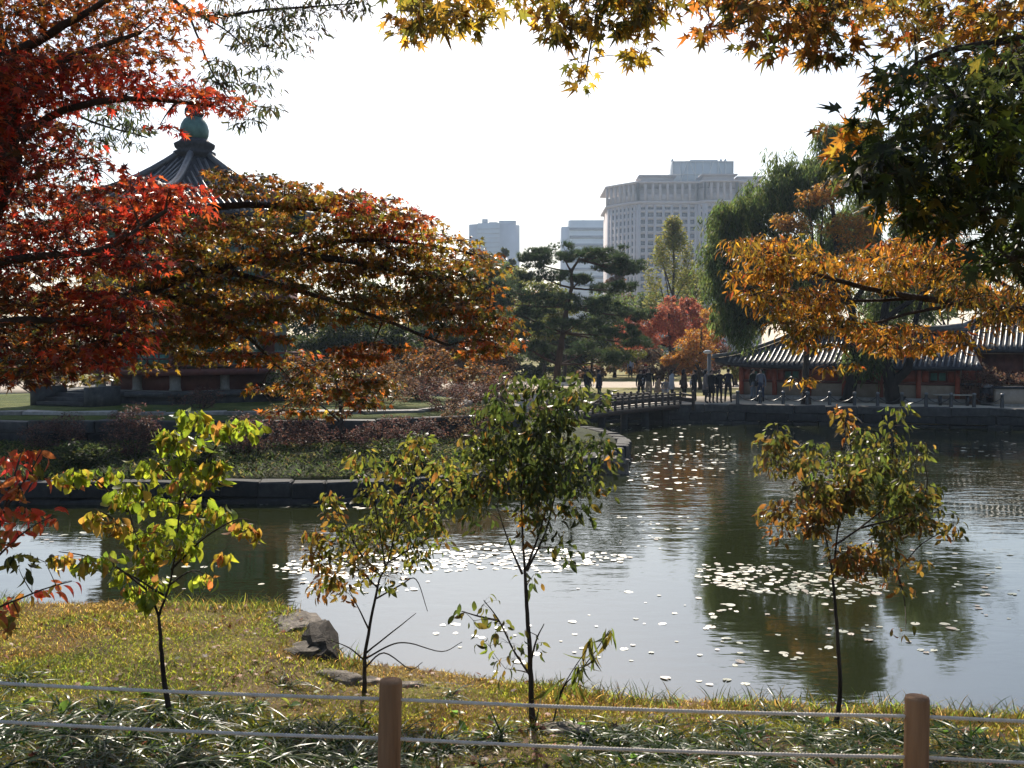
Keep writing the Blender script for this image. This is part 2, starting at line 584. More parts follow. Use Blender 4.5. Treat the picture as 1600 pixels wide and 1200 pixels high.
def place_leaves(parent, tmpl, pos, R, s, col, mat, single=300, name='leaf', rest='crown', margin=0):
    """the leaves that show largest become objects of their own, the rest one mesh"""
    n = len(pos)
    if n == 0: return
    sel = np.zeros(n, bool)
    if single:
        x, y, f = proj(pos)
        vis = (x > -margin) & (x < 1600 + margin) & (y > -margin) & (y < 1200 + margin) & (f > 1)
        size = np.where(vis, s / np.maximum(f, 0.5), 0)
        order = np.argsort(-size)[:single]
        sel[order[size[order] > 0]] = True
    V0, F = tmpl
    VS = variants(V0) if single else [V0]
    which = RNG.integers(0, len(VS), n)
    if (~sel).any():
        vv = []; cc = []; ff = {}; off = 0
        for k, Vk in enumerate(VS):
            m = (~sel) & (which == k)
            q = int(m.sum())
            if not q: continue
            W = np.einsum('nij,kj->nki', R[m], Vk) * s[m][:, None, None] + pos[m][:, None, :]
            vv.append(W.reshape(-1, 3)); cc.append(np.repeat(col[m], len(Vk), axis=0))
            o_ = (np.arange(q) * len(Vk))[:, None, None] + off
            for f_ in F: ff.setdefault(len(f_), [])
            for L_ in ff:
                fa_ = np.array([f_ for f_ in F if len(f_) == L_])
                ff[L_].append((fa_[None] + o_).reshape(-1, L_))
            off += q * len(Vk)
        if len(ff) == 1:
            faces = np.concatenate(list(ff.values())[0])
        else:
            faces = [row for L_ in ff for blk in ff[L_] for row in blk]
        o = link(rest, np_mesh(rest, np.concatenate(vv), faces, np.concatenate(cc)), mat, parent)
        o['kind'] = 'stuff'
    if sel.any():
        base = parent.location.copy()
        for k, Vk in enumerate(VS):
            idx = np.where(sel & (which == k))[0]
            if not len(idx): continue
            order = idx[np.argsort(col[idx, 0] - col[idx, 1])]
            for part in np.array_split(order, 5):
                if len(part) == 0: continue
                me = np_mesh(name, Vk, F, np.tile(col[part].mean(0), (len(Vk), 1)))
                me.materials.append(mat)
                for i in part:
                    o = bpy.data.objects.new(name, me)
                    COL.objects.link(o)
                    o.parent = parent
                    M4 = (Matrix(R[i].tolist()) * float(s[i])).to_4x4(); M4.translation = Vector(pos[i]) - base
                    o.matrix_basis = M4


def rand_unit(n):
    v = RNG.normal(size=(n, 3))
    return v / np.linalg.norm(v, axis=1, keepdims=True)


# ------------------------------------------------------------------ tree builder
def build_tree(name, label, cat, limbs, clumps, tmpl, size, mat, bark=M_BARK, single=300, group=None, base=None,
               flat=0.55, droop=0.6, mode='ball', twig=0.006, size_jit=0.25, sides=7, subtwig=0.35, ntw=4, up=0.6, spread=1.0, link_twigs=True, dens=1.0):
    """limbs: list of (points, r0, r1); the first is the trunk. clumps: list of (centre, radius, count, palette)"""
    root = empty(name, Vector(base if base is not None else limbs[0][0][0]), label, cat, group)
    sk_p = []; sk_r = []
    for li, (pts, r0, r1) in enumerate(limbs):
        line = smooth_line(pts, 5)
        rr = r0 + (r1 - r0) * np.linspace(0, 1, len(line)) ** 0.8
        if li == 0:
            rr[0] *= 1.35; rr[1] *= 1.1
        line = line + RNG.normal(0, 0.10, line.shape) * rr[:, None]
        mb = MB().tube(line, rr, sides)
        mb.build('trunk' if li == 0 else 'limb', bark, root, smooth=True)
        sk_p.append(line); sk_r.append(rr)
    SP = np.concatenate(sk_p); SR = np.concatenate(sk_r)
    tw = MB()
    C = np.array([c[0] for c in clumps])
    dist = np.array([np.min(np.linalg.norm(SP - c, axis=1)) for c in C])
    fine = []
    allpos = []; allax = []; allnr = []; allcol = []; alls = []
    for ci in np.argsort(dist):
        c, rad, cnt, palette = clumps[ci]
        c = np.asarray(c)
        if link_twigs:
            dd = np.linalg.norm(SP - c, axis=1) + np.maximum(0, SP[:, 2] - c[2]) * 0.5
            j = int(np.argmin(dd))
            a = SP[j]
            L = np.linalg.norm(c - a)
            if L > 0.03:
                mid = (a + c) / 2 + np.array([0, 0, 0.10 * L]) + RNG.normal(0, 0.06 * L, 3)
                t = np.linspace(0, 1, 5)[:, None]
                pts = (1 - t) ** 2 * a + 2 * t * (1 - t) * mid + t ** 2 * c
                r0 = min(SR[j] * 0.7, twig * (1 + 0.9 * L / max(rad, 0.05)))
                rr = np.linspace(max(r0, twig * 0.8), twig * 0.6, 5)
                tw.tube(pts, rr, ntw, caps=False)
                SP = np.concatenate([SP, pts[2:]]); SR = np.concatenate([SR, rr[2:]])
        n = int(round(cnt * dens))
        if n <= 0: continue
        if mode == 'weep':
            ns = max(1, n // 14)
            st = c + RNG.normal(0, 0.5, (ns, 3)) * np.array([rad, rad, rad * 0.4])
            per = n // ns
            t = np.tile(np.linspace(0, 1, per), ns)
            sidx = np.repeat(np.arange(ns), per)
            Ls = RNG.uniform(0.8, 2.2, ns) * rad
            sw = RNG.normal(0, 0.22, (ns, 2))
            pos = st[sidx].copy()
            pos[:, 0] += sw[sidx, 0] * t * rad; pos[:, 1] += sw[sidx, 1] * t * rad
            pos[:, 2] -= Ls[sidx] * t
            pos += RNG.normal(0, 0.05, pos.shape)
            n = len(pos)
            ax = np.stack([RNG.normal(0, .5, n), RNG.normal(0, .5, n), -np.ones(n)], 1)
            nr = rand_unit(n)
        else:
            u = rand_unit(n) * (RNG.random((n, 1)) ** (1 / 2.4)) * rad
            u[:, 2] *= flat
            pos = c + u
            out = u.copy(); out[:, 2] = 0
            out /= np.linalg.norm(out, axis=1, keepdims=True) + 1e-6
            ax = out * spread + RNG.normal(0, 0.45, (n, 3)) + np.array([0, 0, -droop])
            nr = RNG.normal(0, 0.55, (n, 3)) + np.array([0, 0, up])
            k = int(n * subtwig)
            if k:
                fine.append(np.stack([np.tile(c, (k, 1)), c + (pos[:k] - c) * 0.5 + np.array([0, 0, 0.08 * rad]), pos[:k]], 1))
        allpos.append(pos); allax.append(ax); allnr.append(nr)
        allcol.append(pal(palette, n)); alls.append(size * np.exp(np.clip(RNG.normal(0, size_jit, n), -.6, .32)))
    if fine:
        # hair-thin leaf stalks: three-sided, all at once
        Lf = np.concatenate(fine)                                   # (n, 3 points, xyz)
        d_ = Lf[:, 2] - Lf[:, 0]; d_ /= np.linalg.norm(d_, axis=1, keepdims=True) + 1e-9
        u_ = np.cross(d_, np.array([0.31, 0.17, 0.93])); u_ /= np.linalg.norm(u_, axis=1, keepdims=True) + 1e-9
        w_ = np.cross(d_, u_)
        ang = np.arange(3) * 2 * math.pi / 3
        rr_ = twig * np.array([.55, .4, .25])
        ring = np.cos(ang)[None, :, None] * u_[:, None, :] + np.sin(ang)[None, :, None] * w_[:, None, :]
        Vf = (Lf[:, :, None, :] + rr_[None, :, None, None] * ring[:, None, :, :]).reshape(-1, 3)
        fq = np.array([[i * 3 + j, i * 3 + (j + 1) % 3, (i + 1) * 3 + (j + 1) % 3, (i + 1) * 3 + j] for i in range(2) for j in range(3)])
        st_ = link('stalks', np_mesh('stalks', Vf, (fq[None] + (np.arange(len(Lf)) * 9)[:, None, None]).reshape(-1, 4)), bark, root)
        st_['kind'] = 'stuff'
    if tw.n:
        o = tw.build('twigs', bark, root)
        o['kind'] = 'stuff'
    pos = np.concatenate(allpos); R = rot_from(np.concatenate(allax), np.concatenate(allnr))
    place_leaves(root, tmpl, pos, R, np.concatenate(alls), np.concatenate(allcol), mat, single)
    return root


def in_poly(px, py, poly):
    ins = np.zeros(len(px), bool)
    n = len(poly)
    for i in range(n):
        x1, y1 = poly[i]; x2, y2 = poly[(i + 1) % n]
        if y1 == y2: continue
        c = ((y1 > py) != (y2 > py)) & (px < (x2 - x1) * (py - y1) / (y2 - y1) + x1)
        ins ^= c
    return ins


def poly_clumps(poly, n, d0, d1, rad, cnt, palette, inset=0):
    """clump centres spread through a crown volume that fills an outline between two depths"""
    xs = [p[0] for p in poly]; ys = [p[1] for p in poly]
    out = []; got = np.zeros((0, 2))
    pool = np.zeros((0, 2))
    while len(out) < n:
        while len(pool) < 12:
            c_ = np.stack([RNG.uniform(min(xs), max(xs), 80), RNG.uniform(min(ys), max(ys), 80)], 1)
            pool = np.concatenate([pool, c_[in_poly(c_[:, 0], c_[:, 1], poly)]])
        cand, pool = pool[:6], pool[6:]
        if len(got):                       # of six places take the one farthest from its neighbours: an even, gap-free crown
            cand = cand[np.argsort(-np.sqrt(((cand[:, None] - got[None]) ** 2).sum(2)).min(1))]
        p_ = cand[0]
        got = np.concatenate([got, p_[None]])
        out.append((P(p_[0], p_[1], RNG.uniform(d0, d1)), rad * DS * RNG.uniform(0.75, 1.25), int(cnt * RNG.uniform(0.7, 1.3)), palette))
    return out


# ------------------------------------------------------------------ ground, pond, island, far bank
SHORE = np.array([(-1500, 60), (-60, 22), (-30, 18), (-12, 14.3), (-6.5, 13.3), (-3.05, 13.35), (-2.75, 12.9), (-2.35, 12.1), (-1.9, 11.5), (-.7, 11.2),
                  (1.3, 10.5), (3.2, 10.25), (5, 10.05), (12, 9.4), (30, 8), (60, 6), (1500, 0)])
EDGE = np.array([(-60, .5), (-12, .42), (-4, .38), (-2.6, .34), (-1.6, .2), (0, .12), (5, .12), (60, .2)])
FARB = np.array([(-1500, 70), (-60, 62), (-20, 58), (0, 52.5), (7.0, 50.2), (12, 49.3), (25, 45.8), (60, 38), (1500, 38)])


def vnoise(x, y, s, seed=0):
    r = np.random.default_rng(seed)
    t = 0
    for k in range(6):
        a = r.uniform(0, 6.28); f = s * r.uniform(0.6, 1.8); ph = r.uniform(0, 6.28)
        t = t + np.sin((x * math.cos(a) + y * math.sin(a)) * f + ph)
    return t / 6


def bank_h(x, y):
    x = np.asarray(x, float); y = np.asarray(y, float)
    ys = np.interp(x, SHORE[:, 0], SHORE[:, 1]) + 0.10 * vnoise(x, y, 4.0, 3)
    e = np.interp(x, EDGE[:, 0], EDGE[:, 1])
    s = ys - y
    ex = np.interp(x, [-2.4, .2], [2.1, 1.3])
    land = e + (2.15 - e) * np.clip(s / np.maximum(ys, 6), 0, 1) ** ex + 0.035 * vnoise(x, y, 2.2, 1) + 0.015 * vnoise(x, y, 7.0, 2)
    bed = np.maximum(e - 0.02 + s * 3.2, -1.3)
    return np.where(s > 0, land, bed)


def ground_h(x, y):
    h = bank_h(x, y)
    yf = np.interp(x, FARB[:, 0], FARB[:, 1])
    h = np.where(y > yf + 1.5, 0.86, h)
    h = np.where(np.abs(x) > 62, np.maximum(h, 0.86), h)
    return h


gx = np.concatenate([[-1500, -900, -500, -250, -120, -80, -64, -60, -50, -40, -30, -24, -18, -14], np.arange(-11, 11.01, 0.11), [13, 16, 20, 26, 34, 44, 54, 60, 64, 80, 120, 250, 500, 900, 1500]])
gy = np.concatenate([[-300, -120, -60, -30, -15, -8, -3, 0, 2, 3.5], np.arange(4.5, 15.5, 0.11), np.arange(16, 34, 3.0), np.arange(35, 70, 1.0), [75, 85, 100, 130, 170, 240, 340, 500, 800, 1500]])
GX, GY = np.meshgrid(gx, gy)
GZ = ground_h(GX, GY)
nx, ny = len(gx), len(gy)
idx = np.arange(nx * ny).reshape(ny, nx)
fa = np.stack([idx[:-1, :-1], idx[:-1, 1:], idx[1:, 1:], idx[1:, :-1]], -1).reshape(-1, 4)
g = link('ground', np_mesh('ground', np.stack([GX, GY, GZ], -1).reshape(-1, 3), fa, smooth=True), M_GROUND)
tag(g, 'grassy brown earth bank and land round the pond', 'ground', kind='structure')

w = link('water', np_mesh('water', [[-63, 3, 0], [63, 3, 0], [63, 64, 0], [-63, 64, 0]], np.array([[0, 1, 2, 3]])), M_WATER)
tag(w, 'still dark pond water mirroring sky and trees', 'water', kind='structure')


def resample(poly, n, closed=True):
    p = np.array(poly + ([poly[0]] if closed else []), float)
    p = smooth_line(p, 8) if not closed else p
    seg = np.linalg.norm(np.diff(p, axis=0), axis=1)
    s = np.concatenate([[0], np.cumsum(seg)])
    t = np.linspace(0, s[-1], n, endpoint=not closed)
    return np.stack([np.interp(t, s, p[:, 0]), np.interp(t, s, p[:, 1])], 1)


def round_poly(poly, n):
    """closed smooth outline"""
    p = [np.array(q, float) for q in poly]
    m = len(p)
    out = []
    for i in range(m):
        a, b_, c, d = p[i - 1], p[i], p[(i + 1) % m], p[(i + 2) % m]
        for t in np.linspace(0, 1, 8, endpoint=False):
            out.append(0.5 * ((2 * b_) + (c - a) * t + (2 * a - 5 * b_ + 4 * c - d) * t * t + (3 * b_ - a - 3 * c + d) * t ** 3))
    return resample([tuple(q) for q in out], n)


ISL0 = round_poly([(-31, 26), (-22, 24.6), (-14, 24.3), (-7, 24.3), (-3, 24.6), (-.6, 26), (1.4, 28.6), (3.1, 31.8), (3.8, 35), (3.4, 39), (1.6, 43.5), (-3, 47.5), (-11, 50), (-22, 50), (-30, 44), (-33, 34)], 160)
ISL1 = round_poly([(-27, 30.6), (-20, 30.2), (-13, 30.0), (-8, 30.1), (-4.5, 30.5), (-2.4, 31.4), (-1.0, 33), (-.2, 35), (.1, 37.5), (-.4, 40), (-2.2, 43), (-5.5, 45.2), (-11, 46.5), (-20, 46.5), (-26, 42), (-28, 35)], 160)
ISL2 = round_poly([(-25, 32.2), (-19, 31.9), (-13, 31.7), (-8, 31.8), (-5.2, 32.2), (-3.4, 33), (-2.3, 34.4), (-1.8, 36), (-1.7, 38), (-2.2, 40), (-3.6, 42.2), (-6.5, 44), (-11.5, 45), (-19, 45), (-24, 41), (-26, 35.5)], 160)


def inset(poly, d):
    c = poly.mean(0)
    t = np.roll(poly, -1, 0) - np.roll(poly, 1, 0)
    nrm = np.stack([-t[:, 1], t[:, 0]], 1); nrm /= np.linalg.norm(nrm, axis=1, keepdims=True)
    s = np.sign(((c - poly) * nrm).sum(1))[:, None]
    return poly + nrm * s * d


def ring_mesh(rings, top=True):
    n = len(rings[0][0])
    V = np.concatenate([np.concatenate([r, np.full((n, 1), z) if np.isscalar(z) else z[:, None]], 1) for r, z in rings])
    F = []
    for i in range(len(rings) - 1):
        for k in range(n):
            F.append([i * n + k, i * n + (k + 1) % n, (i + 1) * n + (k + 1) % n, (i + 1) * n + k])
    if top:
        F.append([(len(rings) - 1) * n + k for k in range(n)])
    return V, F


def bumpz(r, z, a, s):
    return z + a * vnoise(r[:, 0], r[:, 1], s, 5)


rg = [(inset(ISL0, .25), -1.3), (inset(ISL0, .25), .50)]
for t in (0.12, 0.3, 0.5, 0.75, 1.0):
    r = inset(ISL0, .25) * (1 - t) + inset(ISL1, -.25) * t
    rg.append((r, bumpz(r, .53 + .40 * t ** 0.9, 0.06 if 0.1 < t < 1 else 0.0, 1.1)))
V, F = ring_mesh(rg, False)
isl = MB().add(V, F)
V, F = ring_mesh([(inset(ISL1, .2), .6), (inset(ISL1, .2), 1.53), (inset(ISL2, -.2), 1.60)], False); isl.add(V, F)
V, F = ring_mesh([(inset(ISL1, -.26), .925), (inset(ISL1, .21), .93)], False); isl.add(V, F)
V, F = ring_mesh([(inset(ISL2, .12), 1.3), (inset(ISL2, .12), 1.70), (inset(ISL2, 1.2), 1.73)]); isl.add(V, F)
V, F = ring_mesh([(inset(ISL2, -.22), 1.60), (inset(ISL2, .13), 1.60)], False); isl.add(V, F)
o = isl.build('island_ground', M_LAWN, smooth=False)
o.data.materials.append(M_SLOPE_SHADE)
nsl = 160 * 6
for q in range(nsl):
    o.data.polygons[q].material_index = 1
tag(o, 'green terraced island lawn in the middle of the pond', 'island', kind='structure')


def stone_mesh(L, W, H, seed):
    r = np.random.default_rng(seed)
    bm = bmesh.new()
    bmesh.ops.create_cube(bm, size=1)
    for v in bm.verts:
        v.co = Vector((v.co.x * L, v.co.y * W, v.co.z * H)) + Vector(r.normal(0, 0.02, 3))
    bmesh.ops.bevel(bm, geom=bm.edges[:], offset=min(W, H) * 0.09, segments=1, affect='EDGES')
    me = bpy.data.meshes.new('stone')
    bm.to_mesh(me); bm.free()
    return me


def stone_course(parent, line, z0, H, W, L, mat, seed, closed=False, visible=None):
    """a course of cut stones along a line; each stone is an object"""
    p = np.asarray(line)
    if closed: p = np.concatenate([p, p[:1]])
    seg = np.linalg.norm(np.diff(p, axis=0), axis=1)
    s = np.concatenate([[0], np.cumsum(seg)])
    r = random.Random(seed)
    meshes = []
    for k in range(5):
        l = L * (0.78 + 0.11 * k)
        me = stone_mesh(l - 0.015, W, H - 0.012, seed * 10 + k); me.materials.append(mat)
        meshes.append((l, me))
    t = r.uniform(0, L * .5)
    cnt = 0
    while t < s[-1] - L:
        l, me = r.choice(meshes)
        tm = t + l / 2
        x = np.interp(tm, s, p[:, 0]); y = np.interp(tm, s, p[:, 1])
        x1 = np.interp(tm + .2, s, p[:, 0]) - np.interp(tm - .2, s, p[:, 0]); y1 = np.interp(tm + .2, s, p[:, 1]) - np.interp(tm - .2, s, p[:, 1])
        if visible is None or visible(x, y):
            o = bpy.data.objects.new('stone', me)
            COL.objects.link(o)
            o.parent = parent
            o.location = Vector((x + r.uniform(-.02, .02), y + r.uniform(-.05, .05), z0 + H / 2 + r.uniform(-.02, .015))) - parent.location
            o.rotation_euler = (r.uniform(-.03, .03), r.uniform(-.015, .015), math.atan2(y1, x1) + r.uniform(-.03, .03))
            cnt += 1
        t += l
    return cnt


fw = lambda x, y: -15 < x < 5 and y < 41
iw = empty('stone_wall', (-5, 24.5, 0), 'low dark granite wall rising from the water round the island', 'wall')
stone_course(iw, ISL0, -0.28, 0.42, 0.5, 1.15, M_STONE_SHADE, 3, True, fw)
stone_course(iw, ISL0, 0.145, 0.39, 0.46, 1.0, M_STONE_SHADE, 4, True, fw)
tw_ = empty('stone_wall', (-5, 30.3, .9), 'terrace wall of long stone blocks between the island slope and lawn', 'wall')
stone_course(tw_, ISL1, .86, 0.36, 0.5, 1.35, M_STONE_SHADE, 5, True, lambda x, y: -17 < x < 2 and y < 40)
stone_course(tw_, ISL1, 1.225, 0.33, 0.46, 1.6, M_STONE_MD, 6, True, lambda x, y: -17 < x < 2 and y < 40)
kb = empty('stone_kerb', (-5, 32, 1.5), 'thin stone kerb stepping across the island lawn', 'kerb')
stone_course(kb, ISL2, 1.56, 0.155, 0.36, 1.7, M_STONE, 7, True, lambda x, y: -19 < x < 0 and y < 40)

# far bank: promenade sheet and embankment wall
fx = np.array([-62, -40, -20, -8, 0, 4, 7, 10, 12, 16, 20, 25, 32, 42, 62], float)
fy = np.interp(fx, FARB[:, 0], FARB[:, 1])
n = len(fx)
V = [[x, y + .25, -1.2] for x, y in zip(fx, fy)] + [[x, y + .25, .90] for x, y in zip(fx, fy)] + [[x, y + 9.0, .90] for x, y in zip(fx, fy)]
F = [[i, i + 1, n + i + 1, n + i] for i in range(n - 1)] + [[n + i, n + i + 1, 2 * n + i + 1, 2 * n + i] for i in range(n - 1)]
o = link('promenade', np_mesh('promenade', V, F), M_SAND)
tag(o, 'pale sandy promenade along the far bank', 'path', kind='structure')
ew = empty('stone_wall', (14, 49, 0), 'dark granite embankment wall holding the far bank promenade', 'wall')
fl = np.stack([fx, fy], 1)
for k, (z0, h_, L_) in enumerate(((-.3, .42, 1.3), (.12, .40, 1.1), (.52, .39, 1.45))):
    stone_course(ew, fl, z0, h_, .5, L_, M_STONE_SHADE if k < 2 else M_STONE_MD, 20 + k, False, lambda x, y: 2.5 < x < 27)
# sand path and lawn beyond
o = link('far_path', np_mesh('far_path', [[-90, 70, .905], [90, 64, .905], [90, 78, .905], [-90, 84, .905]], np.array([[0, 1, 2, 3]])), M_SAND)
tag(o, 'wide sunlit sand path behind the promenade', 'path', kind='structure')
M_FARLAWN = lawn_mat('far_lawn', [(0.3, (0.12, 0.12, 0.035)), (0.5, (0.2, 0.18, 0.06)), (0.7, (0.28, 0.22, 0.09))], 0.35, 6)
o = link('far_lawn', np_mesh('far_lawn', [[-120, 84.2, .905], [120, 78.2, .905], [160, 190, .905], [-160, 190, .905]], np.array([[0, 1, 2, 3]])), M_FARLAWN)
tag(o, 'yellowing lawn beyond the sand path', 'lawn', kind='structure')
o = link('near_lawn', np_mesh('near_lawn', [[3, 59.2, .906], [60, 47.5, .906], [60, 66.0, .906], [3, 69.6, .906]], np.array([[0, 1, 2, 3]])), M_FARLAWN)
tag(o, 'strip of ochre grass between promenade and sand path', 'lawn', kind='structure')

# ------------------------------------------------------------------ far towers
M_CONC = rough_mat('tower_concrete', [(0.3, (0.40, 0.35, 0.34)), (0.7, (0.50, 0.45, 0.44))], 0.05, 0.8, 0.0)
M_CONC2 = rough_mat('tower_grey', [(0.3, (0.36, 0.38, 0.41)), (0.7, (0.46, 0.48, 0.51))], 0.05, 0.8, 0.0)
M_SCREEN = rough_mat('plant_screen', [(0.3, (0.40, 0.44, 0.46)), (0.7, (0.50, 0.54, 0.56))], 0.05, 0.6, 0.0)
M_PANE = rough_mat('tower_glass', [(0.3, (0.025, 0.035, 0.05)), (0.7, (0.06, 0.08, 0.10))], 0.1, 0.25, 0.0, spec=0.6, objvar=0.3)


def facade(root, p, q, z0, z1, cols, rows, mat, fw=0.6, fh=0.6, depth=0.8):
    """a wall with recessed windows between two plan points: piers and spandrels stand proud of a back wall, each window is an object"""
    p = np.array(p, float); q = np.array(q, float)
    L = np.linalg.norm(q - p); u = (q - p) / L
    nrm = np.array([u[1], -u[0]])          # outwards (to the right of p->q seen from above, towards the camera)
    rz = math.atan2(u[1], u[0])
    cw = L / cols; rh = (z1 - z0) / rows
    mb = MB()
    for c in range(cols + 1):
        s = c * cw
        wdt = cw * (1 - fw)
        s = min(max(s, wdt / 2), L - wdt / 2)
        m = p + u * s - nrm * depth / 2
        mb.box((m[0], m[1], (z0 + z1) / 2), (wdt, depth, z1 - z0), rz)
    for r in range(rows + 1):
        hh = rh * (1 - fh)
        z = min(max(z0 + r * rh, z0 + hh / 2), z1 - hh / 2)
        m = p + u * L / 2 - nrm * (depth / 2 + 0.06)
        mb.box((m[0], m[1], z), (L - 0.1, depth, hh), rz)
    mb.build('facade_grid', mat, root)
    pm = MB().box((0, 0, 0), (cw * fw + .3, 0.25, rh * fh + .3)).mesh('window'); pm.materials.append(M_PANE)
    for c in range(cols):
        for r in range(rows):
            m = p + u * (c + .5) * cw - nrm * (depth - 0.1)
            o = bpy.data.objects.new('window', pm); COL.objects.link(o)
            o.parent = root
            o.location = Vector((m[0], m[1], z0 + (r + .5) * rh)) - root.location
            o.rotation_euler = (0, 0, rz)


def px_x(px, d): return (px - 800) / 1600 * d
def px_h(py, d): return CAM_Z + (540 - py) / 1600 * d


# main office tower
bt = empty('office_tower', (80, 515, 0.9), 'broad beige office tower with window grid and glassy rooftop plant room', 'building')
A = (px_x(948, 516), 516); B = (px_x(996, 500), 500); Cc = (px_x(1088, 500), 500); Cd = (px_x(1100, 496), 496); D_ = (px_x(1150, 496), 496); E_ = (px_x(1190, 512), 512)
ztop = px_h(320, 500)
core = [(A[0] + 1, A[1] + 1), (B[0] + .5, B[1] + 1.0), (Cc[0], Cc[1] + 1.0), (Cd[0] + .4, Cd[1] + 1.2), (D_[0] - .3, D_[1] + 1.2), (E_[0] - 1, E_[1] + 1), (E_[0] - 1, 548), (A[0] + 1, 548)]
MB().prism(core, 0.9, ztop).build('wall', M_CONC, bt)
z0 = ztop - 3.45 * 20
facade(bt, A, B, z0, ztop, 8, 20, M_CONC, .5, .62)
facade(bt, B, Cc, z0, ztop, 7, 20, M_CONC, .68, .58)
facade(bt, Cc, Cd, z0, ztop, 1, 20, M_CONC, .6, .58)
facade(bt, Cd, D_, z0, ztop, 4, 20, M_CONC, .66, .58)
facade(bt, D_, E_, z0, ztop, 6, 20, M_CONC, .5, .6)
out = [A, B, Cc, Cd, D_, E_, (E_[0], 549), (A[0], 549)]
cx, cyy = np.mean([q[0] for q in out]), np.mean([q[1] for q in out])


def grow(poly, k):
    return [(cx + (x - cx) * (1 + k / 60), cyy + (y - cyy) * (1 + k / 40)) for x, y in poly]


MB().prism(grow(out, 1.0), ztop, ztop + 1.3).build('cornice', M_CONC, bt)
zt2 = px_h(288, 500)
MB().prism(grow(out, -12), ztop + 1.3, zt2 - 2).build('attic_wall', M_CONC, bt)
mb = MB()
for (p, q, k) in ((A, B, 7), (B, Cc, 8), (Cc, Cd, 1), (Cd, D_, 5), (D_, E_, 5)):
    for i in range(k + 1):
        t = i / k
        x, y = p[0] + (q[0] - p[0]) * t, p[1] + (q[1] - p[1]) * t
        mb.box((x, y + .9, (ztop + 1.3 + zt2) / 2), (1.2 if k > 1 else 1.6, 1.4, zt2 - ztop - 1.3))
mb.build('colonnade', M_CONC, bt)
mb = MB()
for (p, q) in ((A, B), (B, Cc), (Cd, D_)):
    m = ((p[0] + q[0]) / 2, (p[1] + q[1]) / 2 + 1.4)
    L = math.hypot(q[0] - p[0], q[1] - p[1])
    mb.box((m[0], m[1], ztop + 1.3 + 1.8), (L - 1, .5, 3.6), math.atan2(q[1] - p[1], q[0] - p[0]))
mb.build('parapet', M_CONC, bt)
MB().prism(grow(out, 1.4), zt2, zt2 + .9).build('roof_slab', M_CONC, bt)
r1 = MB().box((px_x(1024, 510), 512, px_h(283, 510)), (15, 12, 3.0)); r1.box((px_x(1024, 510), 512, px_h(279, 510)), (18.5, 15, .7))
r1.build('roof_pavilion', M_CONC, bt)
r1 = MB().box((px_x(1121, 500), 505, px_h(281, 500)), (14.5, 11, 4.2)); r1.box((px_x(1121, 500), 505, px_h(275.5, 500)), (17.5, 14, .7))
r1.build('roof_pavilion', M_CONC, bt)
r1 = MB().box((px_x(1170, 520), 524, px_h(283, 520)), (11, 9, 3.4)); r1.box((px_x(1170, 520), 524, px_h(279, 520)), (14, 11, .7))
r1.build('roof_pavilion', M_CONC, bt)
px0, px1 = px_x(1049, 520), px_x(1143, 520)
zb, zt = zt2 + .9, px_h(254, 520)
pl = MB().box(((px0 + px1) / 2, 527, (zb + zt) / 2), (px1 - px0, 14, zt - zb))
pl.box(((px0 + px1) / 2 + 1, 527, zt + .5), ((px1 - px0) * .45, 10, 1.0))
pl.build('plant_room', M_SCREEN, bt)
mb = MB()
zf = 519.7
for t in np.linspace(0, 1, 9):
    x = px0 + (px1 - px0) * t
    mb.box((x, zf, (zb + zt) / 2), (.35, .5, zt - zb))
for t in (0.02, .5, .98):
    mb.box(((px0 + px1) / 2, zf - .05, zb + (zt - zb) * t), (px1 - px0, .5, .35))
for (a, b_) in ((.45, .28), (.52, .68), (.10, .24), (.9, .74)):
    mb.bar((px0 + (px1 - px0) * a, zf - .1, zb), (px0 + (px1 - px0) * b_, zf - .1, zt), .4, .4)
mb.build('lattice', M_PALE, bt)
mb = MB()
for pxx in (1051, 1127, 1134):
    mb.lathe([(.5, 0), (.7, 1), (.3, 2)], (px_x(pxx, 520), 525, zt), 8)
mb.build('aerial', M_CONC2, bt)

# slim grey tower
gt = empty('office_tower', (px_x(772, 700), 715, 0.9), 'plain grey tower with a lighter middle face, standing alone', 'building')
zt = px_h(349, 700)
a0, a1, a2, a3 = (px_x(733, 706), 706), (px_x(746, 703), 703), (px_x(781, 700), 700), (px_x(812, 712), 712)
MB().prism([a0, a1, (a1[0] + .5, 735), (a0[0], 735)], .9, zt - .5).build('side_wing', M_CONC2, gt)
MB().prism([a1, a2, (a2[0], 735), (a1[0] + .6, 735)], .9, zt).build('wall', M_SCREEN, gt)
MB().prism([a2, a3, (a3[0], 736), (a2[0] + .1, 735.5)], .9, zt - .3).build('side_wing', M_CONC2, gt)
mb = MB()
for k in range(26):
    z = zt - 4 - k * 3.1
    mb.bar((a1[0] + .3, a1[1] - .2, z), (a2[0] - .3, a2[1] - .2, z), .3, .5)
mb.build('floor_bands', M_CONC2, gt)
mb = MB().box((px_x(758, 712), 712, zt + 1.8), (4, 4, 3.8)); mb.box((px_x(793, 716), 722, zt + 1.6), (12, 9, 4.0)); mb.box((px_x(771, 712), 714, zt + .8), (6, 5, 2))
mb.build('roof_house', M_CONC2, gt)

